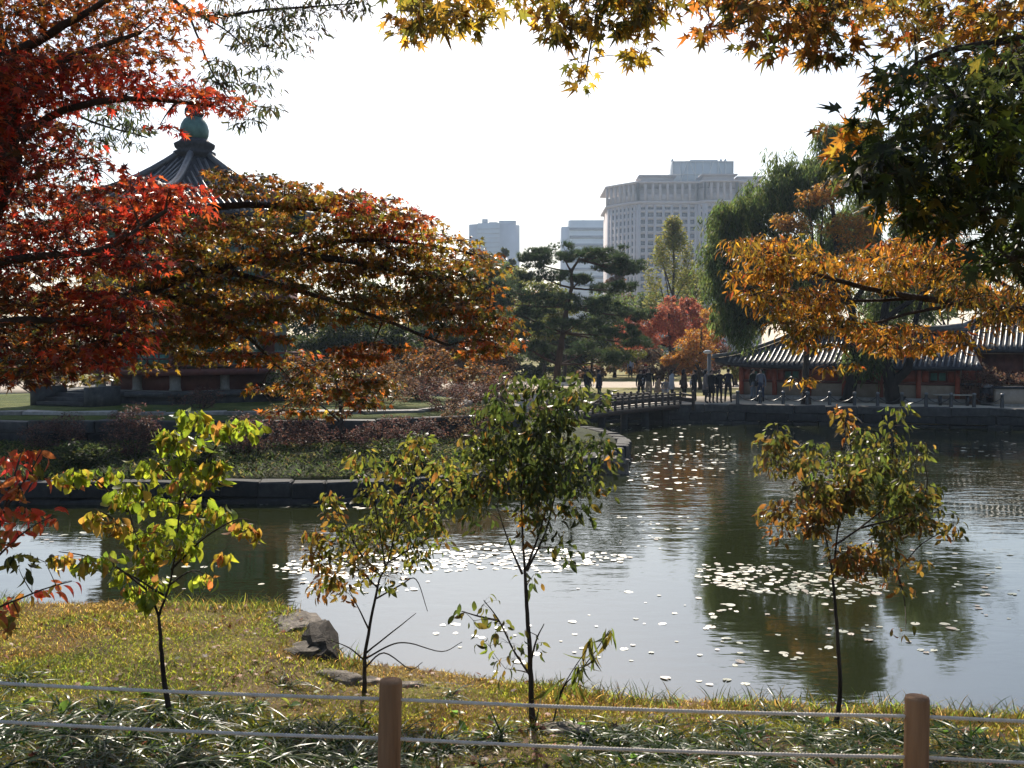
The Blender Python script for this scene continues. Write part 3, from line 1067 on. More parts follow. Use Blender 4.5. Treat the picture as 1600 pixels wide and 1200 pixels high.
# pale banded block
pb = empty('office_block', (px_x(912, 800), 815, 0.9), 'pale office block with horizontal bands behind the pine', 'building')
x0, xm, x1 = px_x(877, 800), px_x(889, 800), px_x(960, 800)
zt = px_h(345, 800); zl = px_h(355, 800)
MB().prism([(x0, 801), (xm, 800), (xm, 830), (x0, 830)], .9, zl).build('side_wing', M_CONC2, pb)
MB().prism([(xm + .1, 800), (x1, 800), (x1, 831), (xm + .1, 831)], .9, zt).build('wall', M_SCREEN, pb)
for k in range(8):
    MB().box(((xm + x1) / 2, 799.8, zt - 7 - k * 6.2), (x1 - xm - .5, .8, 2.2)).build('window_band', M_PANE, pb)
mb = MB().box((x0 + 6, 812, zl + 3), (.5, .5, 6)); mb.box((xm + 22, 815, zt + .8), (2, 2, 1.6)); mb.box((xm + 12, 815, zt + 2), (.3, .3, 4))
mb.build('aerial', M_CONC2, pb)


# ------------------------------------------------------------------ hexagonal pavilion
PV = np.array([px_x(308, 40), 40.0]); PZ = 1.73
RZ0 = math.radians(-73 - 12)


def hexpt(r, k, z, off=0.0):
    a = RZ0 + k * math.pi / 3 + off
    return np.array([PV[0] + r * math.cos(a), PV[1] + r * math.sin(a), z])


pav = empty('hexagonal_pavilion', (PV[0], PV[1], PZ), 'two-storey hexagonal timber pavilion with tiled roof and green finial on the island', 'pavilion')


def hexprism(name, r, z0, z1, mat, par=pav):
    return MB().prism([tuple(hexpt(r, k, 0)[:2]) for k in range(6)], z0, z1).build(name, mat, par)


ZS = 2.14
sty = hexprism('stylobate', 5.2, PZ - .3, ZS - .16, M_STONE_MD)
for k in range(6):          # cap stones of the base, each its own slab
    a, b_ = hexpt(5.35, k, ZS - .08), hexpt(5.35, k + 1, ZS - .08)
    ai, bi = hexpt(4.3, k, 0), hexpt(4.3, k + 1, 0)
    for j in range(3):
        t0, t1 = j / 3 + .003, (j + 1) / 3 - .003
        q = [a + (b_ - a) * t0, a + (b_ - a) * t1, ai + (bi - ai) * t1, ai + (bi - ai) * t0]
        MB().prism([tuple(v[:2]) for v in q], ZS - .158, ZS).build('cap_stone', M_STONE_MD, pav)
hexprism('stylobate_core', 4.32, ZS - .158, ZS - .02, M_STONE)
ZF = 2.92
for k in range(6):
    MB().lathe([(.24, 0), (.2, .1), (.2, ZF - ZS - .22)], hexpt(3.6, k, ZS), 8).build('stone_post', M_STONE, pav)
    m = (hexpt(3.6, k, ZS) + hexpt(3.6, k + 1, ZS)) / 2
    MB().lathe([(.2, 0), (.17, .1), (.17, ZF - ZS - .22)], m, 8).build('stone_post', M_STONE, pav)
hexprism('underfloor_wall', 3.2, ZS - .02, ZF - .22, M_DKRED)
hexprism('floor_platform', 4.35, ZF - .22, ZF, M_DKRED)
ZM = 5.72
ZE = 8.15
hexprism('upper_floor', 4.25, ZM - .25, ZM, M_DKRED)


def railing(zf, r):
    rl = MB()
    for k in range(6):
        a, b_ = hexpt(r, k, zf), hexpt(r, k + 1, zf)
        for h_, th in ((.12, .07), (.36, .06), (.56, .09)):
            rl.bar(a + [0, 0, h_], b_ + [0, 0, h_], th, th)
        for t in np.linspace(0, 1, 9)[:-1]:
            p = a + (b_ - a) * t
            rl.bar(p, p + [0, 0, .66 if t == 0 else .54], .08 if t == 0 else .055, .08 if t == 0 else .055)
    return rl.build('railing', M_DKRED, pav)


railing(ZF, 4.25); railing(ZM, 4.15)
for k in range(6):
    MB().lathe([(.21, 0), (.2, 2), (.19, ZE - ZF + .3)], hexpt(3.5, k, ZF), 10).build('column', M_DKRED, pav, smooth=False)
for (zf, zc) in ((ZF, ZM - .25), (ZM, ZE)):
    for k in range(6):
        a, b_ = hexpt(3.46, k, 0), hexpt(3.46, k + 1, 0)
        u = (b_ - a) / np.linalg.norm(b_ - a)
        L = np.linalg.norm(b_ - a)
        nn = 4
        for j in range(nn):
            s0 = .22 + (L - .44) * j / nn; s1 = .22 + (L - .44) * (j + 1) / nn
            p0 = a + u * (s0 + .02); p1 = a + u * (s1 - .02)
            H0, H1 = zf + .05, zc - .62
            fr = MB()
            for z in (H0 + .04, H0 + .62, H1 - .04):
                fr.bar(p0 + [0, 0, z], p1 + [0, 0, z], .07, .08)
            for p in (p0 + u * .03, p1 - u * .03):
                fr.bar(p + [0, 0, H0], p + [0, 0, H1], .075, .06)
            door = fr.build('lattice_door', M_GREEN, pav)
            MB().bar((p0 + p1) / 2 + [0, 0, H0 + .08], (p0 + p1) / 2 + [0, 0, H0 + .58], (s1 - s0) - .12, .04).build('door_panel', M_TEAL, door)
            la = MB()
            for t in np.linspace(.14, .86, 5):
                p = p0 + (p1 - p0) * t
                la.bar(p + [0, 0, H0 + .64], p + [0, 0, H1 - .06], .03, .03)
            for z in np.arange(H0 + .8, H1 - .1, .17):
                la.bar(p0 + [0, 0, z], p1 + [0, 0, z], .028, .028)
            la.build('lattice', M_TEAL, door)
            inn = np.array([PV[0], PV[1], 0]) - (p0 + p1) / 2; inn[2] = 0; inn = inn / np.linalg.norm(inn) * .05
            MB().bar((p0 + p1) / 2 + inn + [0, 0, H0 + .62], (p0 + p1) / 2 + inn + [0, 0, H1 - .02], (s1 - s0) - .08, .02).build('paper', M_PAPER, door)
        # lintel beam, painted band
        MB().bar(hexpt(3.5, k, zc - .48), hexpt(3.5, k + 1, zc - .48), .2, .22).build('beam', M_TEAL, pav)
        MB().bar(hexpt(3.5, k, zc - .18), hexpt(3.5, k + 1, zc - .18), .16, .34).build('painted_band', M_GREEN, pav)
# brackets under the eaves
for k in range(6):
    br = MB()
    a, b_ = hexpt(3.55, k, ZE + .15), hexpt(3.55, k + 1, ZE + .15)
    ao, bo = hexpt(4.3, k, ZE + .42), hexpt(4.3, k + 1, ZE + .42)
    for t in np.linspace(.06, .94, 7):
        br.bar(a + (b_ - a) * t, ao + (bo - ao) * t, .13, .2)
    br.build('bracket_set', M_TEAL, pav)
RE, ZEV, ZAP = 5.2, 8.5, 11.12


def roofpt(k, s, t):
    """k face, s along the eave 0..1, t from eave 0 to apex 1"""
    e = hexpt(RE, k, 0) * (1 - s) + hexpt(RE, k + 1, 0) * s
    c = np.array([PV[0], PV[1], 0])
    p = e + (c - e) * t * .9
    edge = abs(2 * s - 1)
    bow = (1 - edge ** 2) * .22 * (1 - t)      # eaves curve inwards between the corners
    d = (e - c); d /= np.linalg.norm(d)
    p = p - d * bow
    z = ZEV + (ZAP - ZEV) * (t * .62 + .38 * t * t) + .5 * edge ** 3 * (1 - t) ** 2.5
    return np.array([p[0], p[1], z])


for k in range(6):
    V = []; F = []
    ns, nt_ = 12, 8
    for i in range(ns + 1):
        for j in range(nt_ + 1):
            V.append(roofpt(k, i / ns, j / nt_))
    for i in range(ns + 1):
        for j in range(nt_ + 1):
            q = roofpt(k, i / ns, j / nt_); V.append(q - [0, 0, .16])
    N = (ns + 1) * (nt_ + 1)
    for i in range(ns):
        for j in range(nt_):
            a = i * (nt_ + 1) + j
            F.append([a, a + nt_ + 1, a + nt_ + 2, a + 1]); F.append([N + a, N + a + 1, N + a + nt_ + 2, N + a + nt_ + 1])
    for i in range(ns):
        a = i * (nt_ + 1)
        F.append([a, N + a, N + a + nt_ + 1, a + nt_ + 1])
    face = MB().add(V, F).build('roof_slope', M_TILE, pav, smooth=True)
    # each tile row is a rounded rib running straight up the slope
    nrow = 19
    e0, e1 = hexpt(RE, k, 0), hexpt(RE, k + 1, 0)
    for r in range(1, nrow):
        s0 = r / nrow
        tmax = 1 - abs(2 * s0 - 1)
        if tmax < .06: continue
        pts = []
        for t in np.linspace(0, tmax * .97, 7):
            tt = t
            s = .5 + (s0 - .5) / (1 - tt * .9) if tt < .999 else .5
            if not 0 <= s <= 1: break
            pts.append(roofpt(k, s, tt) + [0, 0, .03])
        if len(pts) > 1:
            MB().tube(pts, .052, 6).build('tile_row', M_TILE_RIDGE, pav, smooth=True)
    hp = [roofpt(k, 0, t) + [0, 0, .1] for t in np.linspace(-.01, .99, 10)]
    MB().tube(hp, [.16] * 2 + [.13] * 8, 6).build('hip_ridge', M_TILE_RIDGE, pav, smooth=True)
    raf = MB()
    for s in np.linspace(.04, .96, 14):
        raf.bar(roofpt(k, s, .02) - [0, 0, .24], roofpt(k, s, .42) - [0, 0, .27], .1, .1)
    raf.build('rafters', M_GREEN, pav)
c0 = (PV[0], PV[1], ZAP - .15)
MB().lathe([(.55, 0), (.78, .12), (.80, .25), (.62, .32), (.74, .42), (.78, .56), (.6, .66), (.52, .75)], c0, 18).build('lotus_base', M_TILE, pav, smooth=True)
fin = MB().lathe([(.46, 0), (.53, .15), (.55, .36), (.5, .58), (.4, .76), (.28, .86)], (PV[0], PV[1], ZAP + .60), 18).build('finial', M_COPPER, pav, smooth=True)
MB().lathe([(.3, 0), (.37, .12), (.36, .3), (.27, .46), (.12, .6), (.10, .72), (.06, .95), (.01, 1.45)], (PV[0], PV[1], ZAP + 1.45), 14).build('finial_tip', M_TILE, fin, smooth=True)
# stone steps beside the base
stp = MB()
sa = RZ0 - math.radians(30)
for k in range(3):
    r = 5.6 + k * .38
    p = np.array([PV[0] + r * math.cos(sa), PV[1] + r * math.sin(sa)])
    MB().box((p[0], p[1], PZ + (.42 - .13 * k) / 2 - .02), (.37, 2.2, .42 - .13 * k), sa).build('step', M_STONE_MD, pav)
for sd in (-1, 1):
    p = np.array([PV[0] + 5.9 * math.cos(sa) - sd * 1.25 * math.sin(sa), PV[1] + 5.9 * math.sin(sa) + sd * 1.25 * math.cos(sa)])
    MB().box((p[0], p[1], PZ + .3), (1.3, .28, .7), sa).build('step_cheek', M_STONE_MD, pav)


# ------------------------------------------------------------------ tile-roofed houses on the far bank
def house(label, org, ang, L, dep, zwall, zrid, bays, tone, ov=1.15, hipl=True):
    root = empty('tiled_house', (org[0], org[1], .9), label, 'house')
    u = np.array([math.cos(ang), math.sin(ang)]); v = np.array([-math.sin(ang), math.cos(ang)])
    W = lambda a, b_, z: np.array([org[0] + u[0] * a + v[0] * b_, org[1] + u[1] * a + v[1] * b_, z])
    rz = ang
    zb = .9
    pl = MB(); c = W(L / 2, dep / 2, zb + .12); pl.box(c, (L + .8, dep + .8, .26), rz); pl.build('plinth', M_STONE, root)
    zb += .26
    zs = zb + .72
    cr = MB(); c = W(L / 2, dep / 2, (zb + zwall) / 2); cr.box(c, (L - .12, dep - .12, zwall - zb), rz); cr.build('wall', M_PLASTER, root)
    bw = L / bays
    for k in range(bays + 1):
        for s in (0, dep):
            c = W(k * bw, s, (zb + zwall) / 2)
            MB().box(c, (.22, .22, zwall - zb), rz).build('column', M_RED, root)
    for s, e in ((-.02, 0), (dep + .02, 1)):
        MB().bar(W(0, s, zs), W(L, s, zs), .16, .12).build('rail', M_DKRED, root)
        MB().bar(W(0, s, zwall - .1), W(L, s, zwall - .1), .18, .2).build('beam', M_DKRED, root)
    MB().bar(W(-.02, 0, zs), W(-.02, dep, zs), .16, .12).build('rail', M_DKRED, root)
    for k in range(bays):
        a0, a1 = k * bw + .14, (k + 1) * bw - .14
        zz0, zz1 = zs + .07, zwall - .22
        if tone[k % len(tone)] == 'w':
            wd = (a1 - a0) * .52
            m0 = (a0 + a1) / 2
            for x0_, x1_ in ((a0, m0 - wd / 2 - .04), (m0 + wd / 2 + .04, a1)):
                c = W((x0_ + x1_) / 2, .02, (zz0 + zz1) / 2); MB().box(c, (x1_ - x0_, .08, zz1 - zz0), rz).build('panel', M_RED, root)
            fr = MB()
            for z in (zz0 + .04, zz1 - .04): fr.bar(W(m0 - wd / 2, -.03, z), W(m0 + wd / 2, -.03, z), .09, .09)
            for x_ in (m0 - wd / 2, m0, m0 + wd / 2): fr.bar(W(x_, -.03, zz0), W(x_, -.03, zz1), .07, .07)
            f = fr.build('window', M_DKRED, root)
            c = W(m0, .0, (zz0 + zz1) / 2); MB().box(c, (wd, .06, zz1 - zz0), rz).build('pane', M_GREEN, f)
        else:
            c = W((a0 + a1) / 2, .02, (zz0 + zz1) / 2); MB().box(c, (a1 - a0, .08, zz1 - zz0), rz).build('panel', M_RED if tone[k % len(tone)] == 'r' else M_DKRED, root)
    ze = zwall + .02
    hx = dep / 2 + ov if hipl else .2
    yr = dep / 2

    def slope(nm, E0, E1, R0, R1, rows, up0=1, up1=1):
        E0, E1, R0, R1 = map(np.array, (E0, E1, R0, R1))      # (a,b) plan pairs
        eL = np.linalg.norm(E1 - E0)

        def pt(s, t):
            e = E0 + (E1 - E0) * s; r_ = R0 + (R1 - R0) * s
            q = e + (r_ - e) * t
            d0, d1 = s * eL, (1 - s) * eL
            lift = .34 * (up0 * math.exp(-d0 / .9) + up1 * math.exp(-d1 / .9)) * (1 - t) ** 2
            return W(q[0], q[1], ze + (zrid - ze) * (t * .68 + .32 * t * t) + lift)
        V = []; F = []
        ns, n_t = 24, 6
        for i in range(ns + 1):
            for j in range(n_t + 1): V.append(pt(i / ns, j / n_t))
        N = len(V)
        V += [p - [0, 0, .17] for p in V]
        for i in range(ns):
            for j in range(n_t):
                a = i * (n_t + 1) + j
                F.append([a, a + n_t + 1, a + n_t + 2, a + 1]); F.append([N + a, N + a + 1, N + a + n_t + 2, N + a + n_t + 1])
            a = i * (n_t + 1)
            F.append([a, N + a, N + a + n_t + 1, a + n_t + 1])
        MB().add(V, F).build(nm, M_TILE, root, smooth=True)
        dirE = (E1 - E0) / eL
        for r_ in range(1, rows):
            x0_ = r_ / rows * eL
            pts = []
            for t in np.linspace(0, 1, 7):
                lo = ((E0 + (R0 - E0) * t) - E0) @ dirE; hi = ((E1 + (R1 - E1) * t) - E0) @ dirE
                if x0_ < lo + .02 or x0_ > hi - .02: break
                s = (x0_ - lo) / max(hi - lo, 1e-6)
                pts.append(pt(s, t) + [0, 0, .02])
            if len(pts) > 1:
                MB().tube(pts, .05, 5).build('tile_row', M_TILE_RIDGE, root, smooth=True)
        return pt
    El0, El1 = (-ov, -ov), (L + ov, -ov)
    Rl0, Rl1 = (hx - .9, yr), (L + ov * .2, yr)
    rows = int((L + 2 * ov) / .25)
    pf = slope('roof_slope', El0, El1, Rl0, Rl1, rows, 1, 0)
    slope('roof_slope', (L + ov, dep + ov), (-ov, dep + ov), Rl1, Rl0, 8, 0, 1)
    slope('roof_slope', (-ov, dep + ov), El0, Rl0, Rl0, int((dep + 2 * ov) / .27), 1, 1)
    rd = MB(); a_, b2 = W(Rl0[0] - .1, yr, zrid + .12), W(Rl1[0], yr, zrid + .12)
    ln = np.array([a_ + (b2 - a_) * t + [0, 0, .16 * (2 * t - 1) ** 4] for t in np.linspace(0, 1, 9)])
    rd.tube(ln, .18, 6); rd.build('ridge', M_TILE_RIDGE, root, smooth=True)
    hipl_ = [pf(0, t) + [0, 0, .12] for t in np.linspace(-.02, 1, 9)]
    MB().tube(hipl_, .11, 6).build('hip_ridge', M_TILE_RIDGE, root, smooth=True)
    ra = MB()
    for a in np.arange(-.8, L + .8, .36):
        ra.bar(W(a, -ov + .1, ze - .1), W(a, .3, ze + .18), .09, .09)
    ra.build('rafters', M_DKRED, root)
    g_ = MB(); c = W(L + .06, dep / 2, 0)
    g_.add([W(L + .1, 0, zwall), W(L + .1, dep, zwall), W(L + .1, dep / 2, zrid), W(L + .4, 0, zwall), W(L + .4, dep, zwall), W(L + .4, dep / 2, zrid)],
           [[0, 1, 2], [5, 4, 3], [0, 3, 4, 1], [1, 4, 5, 2], [2, 5, 3, 0]])
    g_.build('gable', M_PALE, root)
    return root


HA = math.radians(-28)
house('low red timber house with grey tiled roof beside the standing crowd', (12.25, 54.6), HA, 10.6, 4.4, 2.72, 4.45, 6, 'wwrwrw')
house('taller red house with grey tiled roof behind the brown bush', (21.9, 53.2), HA, 13, 5.2, 3.55, 5.6, 6, 'rdrw')
# pale-capped low wall between the houses
M_BRICK = rough_mat('dull_brick', [(0.3, (0.10, 0.05, 0.035)), (0.7, (0.17, 0.09, 0.06))], 6, 0.9, 0.3, 0.01, 0.2)
lw = empty('garden_wall', (21.0, 49.2, .9), 'low brick-red garden wall between the willow trunks and bush', 'wall')
MB().box((21.0, 50.2, 1.36), (4.2, .3, .9), HA).build('wall_body', M_BRICK, lw)
MB().box((21.0, 50.2, 1.86), (4.3, .5, .12), HA).build('cap', M_TILE, lw)

# ------------------------------------------------------------------ wooden bridge
bA = np.array([7.55, 50.5]); bB = np.array([1.7, 43.0])
br = empty('wooden_bridge', (4.6, 46.7, 0), 'low dark wooden footbridge linking the island to the far bank', 'bridge')
du = (bA - bB) / np.linalg.norm(bA - bB); dv = np.array([-du[1], du[0]])
LB = np.linalg.norm(bA - bB)
dz = lambda t: .84 + .05 * math.sin(math.pi * t) + .08 * t
npl = 32
for k in range(npl):
    t0 = (k + .5) / npl
    p = bB + (bA - bB) * t0
    MB().box((p[0], p[1], dz(t0)), (LB / npl - .02, 1.7, .06), math.atan2(du[1], du[0])).build('plank', M_DECK, br)
for sd in (-1, 1):
    bm_ = MB()
    ps = [bB + (bA - bB) * t + dv * sd * .86 for t in np.linspace(0, 1, 12)]
    bm_.tube([(p[0], p[1], dz(t) - .14) for p, t in zip(ps, np.linspace(0, 1, 12))], .12, 6)
    bm_.build('beam', M_WOOD, br)
    rt = MB(); rm = MB()
    rt.tube([(p[0], p[1], dz(t) + .47) for p, t in zip(ps, np.linspace(0, 1, 12))], .045, 6)
    rm.tube([(p[0], p[1], dz(t) + .30) for p, t in zip(ps, np.linspace(0, 1, 12))], .03, 5)
    rm.tube([(p[0], p[1], dz(t) + .10) for p, t in zip(ps, np.linspace(0, 1, 12))], .03, 5)
    rt.build('handrail', M_WOOD, br); rm.build('lower_rail', M_WOOD, br)
    npst = 16
    for k in range(npst + 1):
        t = k / npst
        p = bB + (bA - bB) * t + dv * sd * .86
        MB().lathe([(.065, -.25), (.065, .48), (.045, .49), (.07, .53), (.055, .58), (.01, .61)], (p[0], p[1], dz(t)), 8).build('post', M_WOOD, br)
        if k < npst:
            q = bB + (bA - bB) * (t + .5 / npst) + dv * sd * .86
            MB().box((q[0], q[1], dz(t) + .27), (LB / npst * .86, .05, .22), math.atan2(du[1], du[0])).build('rail_panel', M_WOOD, br)
for t in (.1, .3, .5, .7, .9):
    for sd in (-1, 1):
        p = bB + (bA - bB) * t + dv * sd * .6
        MB().lathe([(.17, -1.2), (.15, dz(t) - .2)], (p[0], p[1], 0), 8).build('pier', M_STONE_SHADE, br)
fl0 = bA + dv * -.86
fl1 = fl0 + np.array([.55, -.45])
MB().bar((fl0[0], fl0[1], 1.42), (fl1[0], fl1[1], 1.32), .09, .09).bar((fl0[0], fl0[1], 1.15), (fl1[0], fl1[1], 1.1), .05, .2).build('wing_rail', M_WOOD, br)
MB().lathe([(.075, -.3), (.075, .46), (.085, .54), (.01, .66)], (fl1[0], fl1[1], .93), 8).build('post', M_WOOD, br)

# ------------------------------------------------------------------ bollards with chains, bench, lamp, stone box
ords = ['first', 'second', 'third', 'fourth', 'fifth', 'sixth', 'seventh', 'eighth', 'ninth', 'tenth', 'eleventh', 'twelfth']
bol = []
for k, pxx in enumerate((1153, 1188, 1224, 1262, 1297, 1336, 1372, 1410, 1448, 1487, 1523, 1567)):
    d = 49.0
    for _ in range(4):
        d = float(np.interp(px_x(pxx, d), FARB[:, 0], FARB[:, 1])) + .55
    x = px_x(pxx, d)
    r = empty('bollard', (x, d, .9), ords[k] + ' black bollard along the bank counting from the red house corner', 'bollard', 'chained bollards along the far bank')
    MB().lathe([(.1, 0), (.085, .04), (.075, .5), (.075, .56)], (x, d, .9), 10).build('shaft', M_IRON, r)
    MB().lathe([(.095, 0), (.095, .05), (.06, .09), (.01, .1)], (x, d, 1.46), 10).build('cap', M_STEEL, r)
    bol.append((x, d))
for k in range(len(bol) - 1):
    a, b_ = np.array([*bol[k], 1.38]), np.array([*bol[k + 1], 1.38])
    pts = [a + (b_ - a) * t - np.array([0, 0, .3 * 4 * t * (1 - t)]) for t in np.linspace(0.06, .94, 13)]
    o = MB().tube(pts, .022, 5).build('chain', M_IRON)
    tag(o, 'sagging black chain between the %s and %s bollards from the house corner' % (ords[k], ords[k + 1]), 'chain', 'chains between the bollards')
bc = empty('bench', (px_x(1493, 49), 49, .9), 'plain backless bench behind the bollards', 'bench')
x, y = px_x(1493, 48.6), 48.6
for k in range(3):
    MB().box((x, y + k * .15, 1.4), (1.7, .13, .05), -.2).build('seat_plank', M_DECK, bc)
for s in (-.6, .6):
    MB().box((x + s, y + .15 - s * .2, 1.13), (.1, .38, .47), -.2).build('leg', M_IRON, bc)
x, y = px_x(1578, 48.2), 48.2
sb = empty('stone_stand', (x, y, .9), 'pale stone notice stand with dark slab top', 'stand')
MB().box((x, y, 1.3), (1.3, .5, .82), -.15).build('body', M_PLASTER, sb)
MB().box((x, y, 1.78), (1.42, .62, .1), -.15).build('slab_top', M_TILE, sb)
MB().box((x, y, .95), (1.5, .7, .1), -.15).build('foot', M_STONE, sb)
x, y = px_x(1108, 57), 57.0
lp = empty('lamp_post', (x, y, .9), 'grey lamp post with pale head beside the house roof corner', 'lamp post')
MB().lathe([(.16, 0), (.12, .3), (.11, 2.4)], (x, y, .9), 10).build('pole', M_STEEL, lp)
MB().lathe([(.1, 0), (.22, .05), (.24, .12), (.1, .2)], (x - .1, y, 3.3), 10).build('lamp_head', M_PALE, lp)
x, y = px_x(1542, 49), 49.0
bn = empty('litter_bin', (x, y, .9), 'dark litter bin with pale lid under the brown bush', 'bin')
MB().lathe([(.26, 0), (.3, .85)], (x, y, .9), 12).build('body', M_IRON, bn)
MB().lathe([(.33, 0), (.33, .06), (.2, .14)], (x, y, 1.75), 12).build('lid', M_STEEL, bn)


# ------------------------------------------------------------------ people
SKIN = (0.42, 0.27, 0.20)


def person(label, pos, h, face, top, bottom, hair=(0.012, 0.010, 0.010), arms='down', stance=.10, coat=None, bag=None, hat=None, crouch=False, longhair=False, shoe=(.02, .02, .02)):
    """one continuous skinned body; hair, coat, bag and hat are its parts"""
    root = empty('person', pos, label, 'person', 'visitors by the pond')
    S = h / 1.7
    sw = stance * .55
    J = {}
    if not crouch:
        J.update(pelvis=(0, 0, .93), waist=(0, .005, 1.08), chest=(0, .01, 1.28), collar=(0, 0, 1.42), neck=(0, .005, 1.49), chin=(0, -.02, 1.54), head=(0, 0, 1.60), crown=(0, .01, 1.665), nose=(0, -.115, 1.585),
                 hipL=(.09, 0, .88), kneeL=(.09 + sw * .5, -.03, .49), ankL=(.08 + sw, .01, .085), toeL=(.09 + sw, -.15, .035),
                 hipR=(-.09, 0, .88), kneeR=(-.09 - sw * .5, -.02, .49), ankR=(-.08 - sw, .02, .085), toeR=(-.09 - sw, -.14, .035))
    else:
        J.update(pelvis=(0, .12, .34), waist=(0, .10, .50), chest=(0, .02, .72), collar=(0, -.03, .86), neck=(0, -.05, .93), chin=(0, -.08, .98), head=(0, -.06, 1.04), crown=(0, -.05, 1.105), nose=(0, -.175, 1.025),
                 hipL=(.1, .08, .32), kneeL=(.16, -.30, .50), ankL=(.13, -.12, .085), toeL=(.14, -.28, .035),
                 hipR=(-.1, .08, .32), kneeR=(-.16, -.30, .50), ankR=(-.13, -.12, .085), toeR=(-.14, -.28, .035))
    cz = J['collar'][2]; cyy_ = J['collar'][1]
    for sgn, n in ((1, 'L'), (-1, 'R')):
        J['sh' + n] = (sgn * .18, cyy_, cz - .03)
        a = arms if isinstance(arms, str) else arms[0 if n == 'L' else 1]
        if a == 'camera':
            J['el' + n] = (sgn * .25, cyy_ - .16, cz - .24); J['wr' + n] = (sgn * .09, cyy_ - .26, cz + .06); J['ha' + n] = (sgn * .05, cyy_ - .27, cz + .13)
        elif a == 'hip':
            J['el' + n] = (sgn * .36, cyy_ + .05, cz - .27); J['wr' + n] = (sgn * .20, cyy_ - .04, cz - .46); J['ha' + n] = (sgn * .14, cyy_ - .07, cz - .50)
        elif a == 'fold':
            J['el' + n] = (sgn * .25, cyy_ - .04, cz - .28); J['wr' + n] = (sgn * .05, cyy_ - .19, cz - .28); J['ha' + n] = (-sgn * .04, cyy_ - .2, cz - .27)
        elif a == 'knee':
            J['el' + n] = (sgn * .24, cyy_ - .16, cz - .2); J['wr' + n] = (sgn * .15, cyy_ - .32, cz - .3); J['ha' + n] = (sgn * .12, cyy_ - .36, cz - .33)
        else:
            J['el' + n] = (sgn * .24, cyy_ + .02, cz - .31); J['wr' + n] = (sgn * .26, cyy_ - .04, cz - .56); J['ha' + n] = (sgn * .255, cyy_ - .06, cz - .64)
        J['th' + n] = tuple(np.array(J['ha' + n]) + np.array([-sgn * .035, -.03, .02]))
    rad = dict(pelvis=(.145, .105), waist=(.125, .095), chest=(.155, .11), collar=(.10, .075), neck=(.052, .055), chin=(.06, .07), head=(.078, .096), crown=(.055, .07), nose=(.016, .016),
               hipL=(.095, .095), kneeL=(.06, .06), ankL=(.042, .045), toeL=(.035, .03), shL=(.062, .06), elL=(.045, .045), wrL=(.032, .03), haL=(.036, .022), thL=(.014, .014))
    for k in list(rad):
        if k.endswith('L'): rad[k[:-1] + 'R'] = rad[k]
    names = list(J)
    ix = {n: i for i, n in enumerate(names)}
    E = [('pelvis', 'waist'), ('waist', 'chest'), ('chest', 'collar'), ('collar', 'neck'), ('neck', 'chin'), ('chin', 'head'), ('head', 'crown'), ('head', 'nose')]
    for n in 'LR':
        E += [('pelvis', 'hip' + n), ('hip' + n, 'knee' + n), ('knee' + n, 'ank' + n), ('ank' + n, 'toe' + n), ('collar', 'sh' + n), ('sh' + n, 'el' + n), ('el' + n, 'wr' + n), ('wr' + n, 'ha' + n), ('ha' + n, 'th' + n)]
    me = bpy.data.meshes.new('body')
    me.from_pydata([J[n] for n in names], [(ix[a], ix[b_]) for a, b_ in E], [])
    o = bpy.data.objects.new('body', me); COL.objects.link(o)
    sm = o.modifiers.new('skin', 'SKIN')
    sm.use_smooth_shade = True
    sv = me.skin_vertices[0].data
    for n in names:
        sv[ix[n]].radius = (rad[n][0] * 1.12, rad[n][1] * 1.12)
    for q in sv: q.use_root = False
    sv[ix['pelvis']].use_root = True
    ss = o.modifiers.new('sub', 'SUBSURF'); ss.levels = 1; ss.render_levels = 1
    dg = bpy.context.evaluated_depsgraph_get()
    bm2 = bpy.data.meshes.new_from_object(o.evaluated_get(dg))
    bpy.data.objects.remove(o)
    co = np.zeros(len(bm2.vertices) * 3, np.float32); bm2.vertices.foreach_get('co', co); co = co.reshape(-1, 3)
    JP = np.array([J[n] for n in names])
    tagc = {}
    for n in names:
        if n in ('head', 'crown', 'chin', 'neck', 'nose') or n[:2] in ('ha', 'th'): tagc[n] = SKIN
        elif n[:3] in ('toe', 'ank'): tagc[n] = shoe
        elif n[:3] in ('hip', 'kne') or n == 'pelvis': tagc[n] = bottom
        else: tagc[n] = top
    tc = np.array([tagc[n] for n in names])
    best = np.full(len(co), 9.0); col = np.zeros((len(co), 3))
    for a, b_ in E:
        A_, B_ = JP[ix[a]], JP[ix[b_]]
        d = B_ - A_
        t = np.clip(((co - A_) @ d) / (d @ d), 0, 1)
        dd = np.linalg.norm(co - (A_ + t[:, None] * d), axis=1)
        cc = np.where((t < .55)[:, None], tc[ix[a]], tc[ix[b_]])
        k = dd < best
        best[k] = dd[k]; col[k] = cc[k]
    at = bm2.color_attributes.new('Col', 'FLOAT_COLOR', 'POINT')
    c4 = np.ones((len(co), 4), np.float32); c4[:, :3] = col
    at.data.foreach_set('color', c4.ravel())
    bm2.materials.clear(); bm2.materials.append(M_CLOTH)
    cs, sn = math.cos(face), math.sin(face)

    def put(name, mesh):
        ob = bpy.data.objects.new(name, mesh); COL.objects.link(ob)
        ob.parent = root
        ob.rotation_euler = (0, 0, face); ob.scale = (S, S, S)
        return ob
    put('body', bm2)
    hd = np.array(J['head'])
    mb = MB()
    prof = []
    V = []; F = []
    nu, nv = 12, 7
    for j in range(nv + 1):
        th = math.pi * .62 * j / nv
        for i in range(nu):
            a = 2 * math.pi * i / nu
            r = math.sin(th)
            p = np.array([.088 * r * math.cos(a), .108 * r * math.sin(a) + .022, .118 * math.cos(th) + .005])
            if p[1] < -.03 and p[2] < .045: p[2] = .045
            V.append(hd + p)
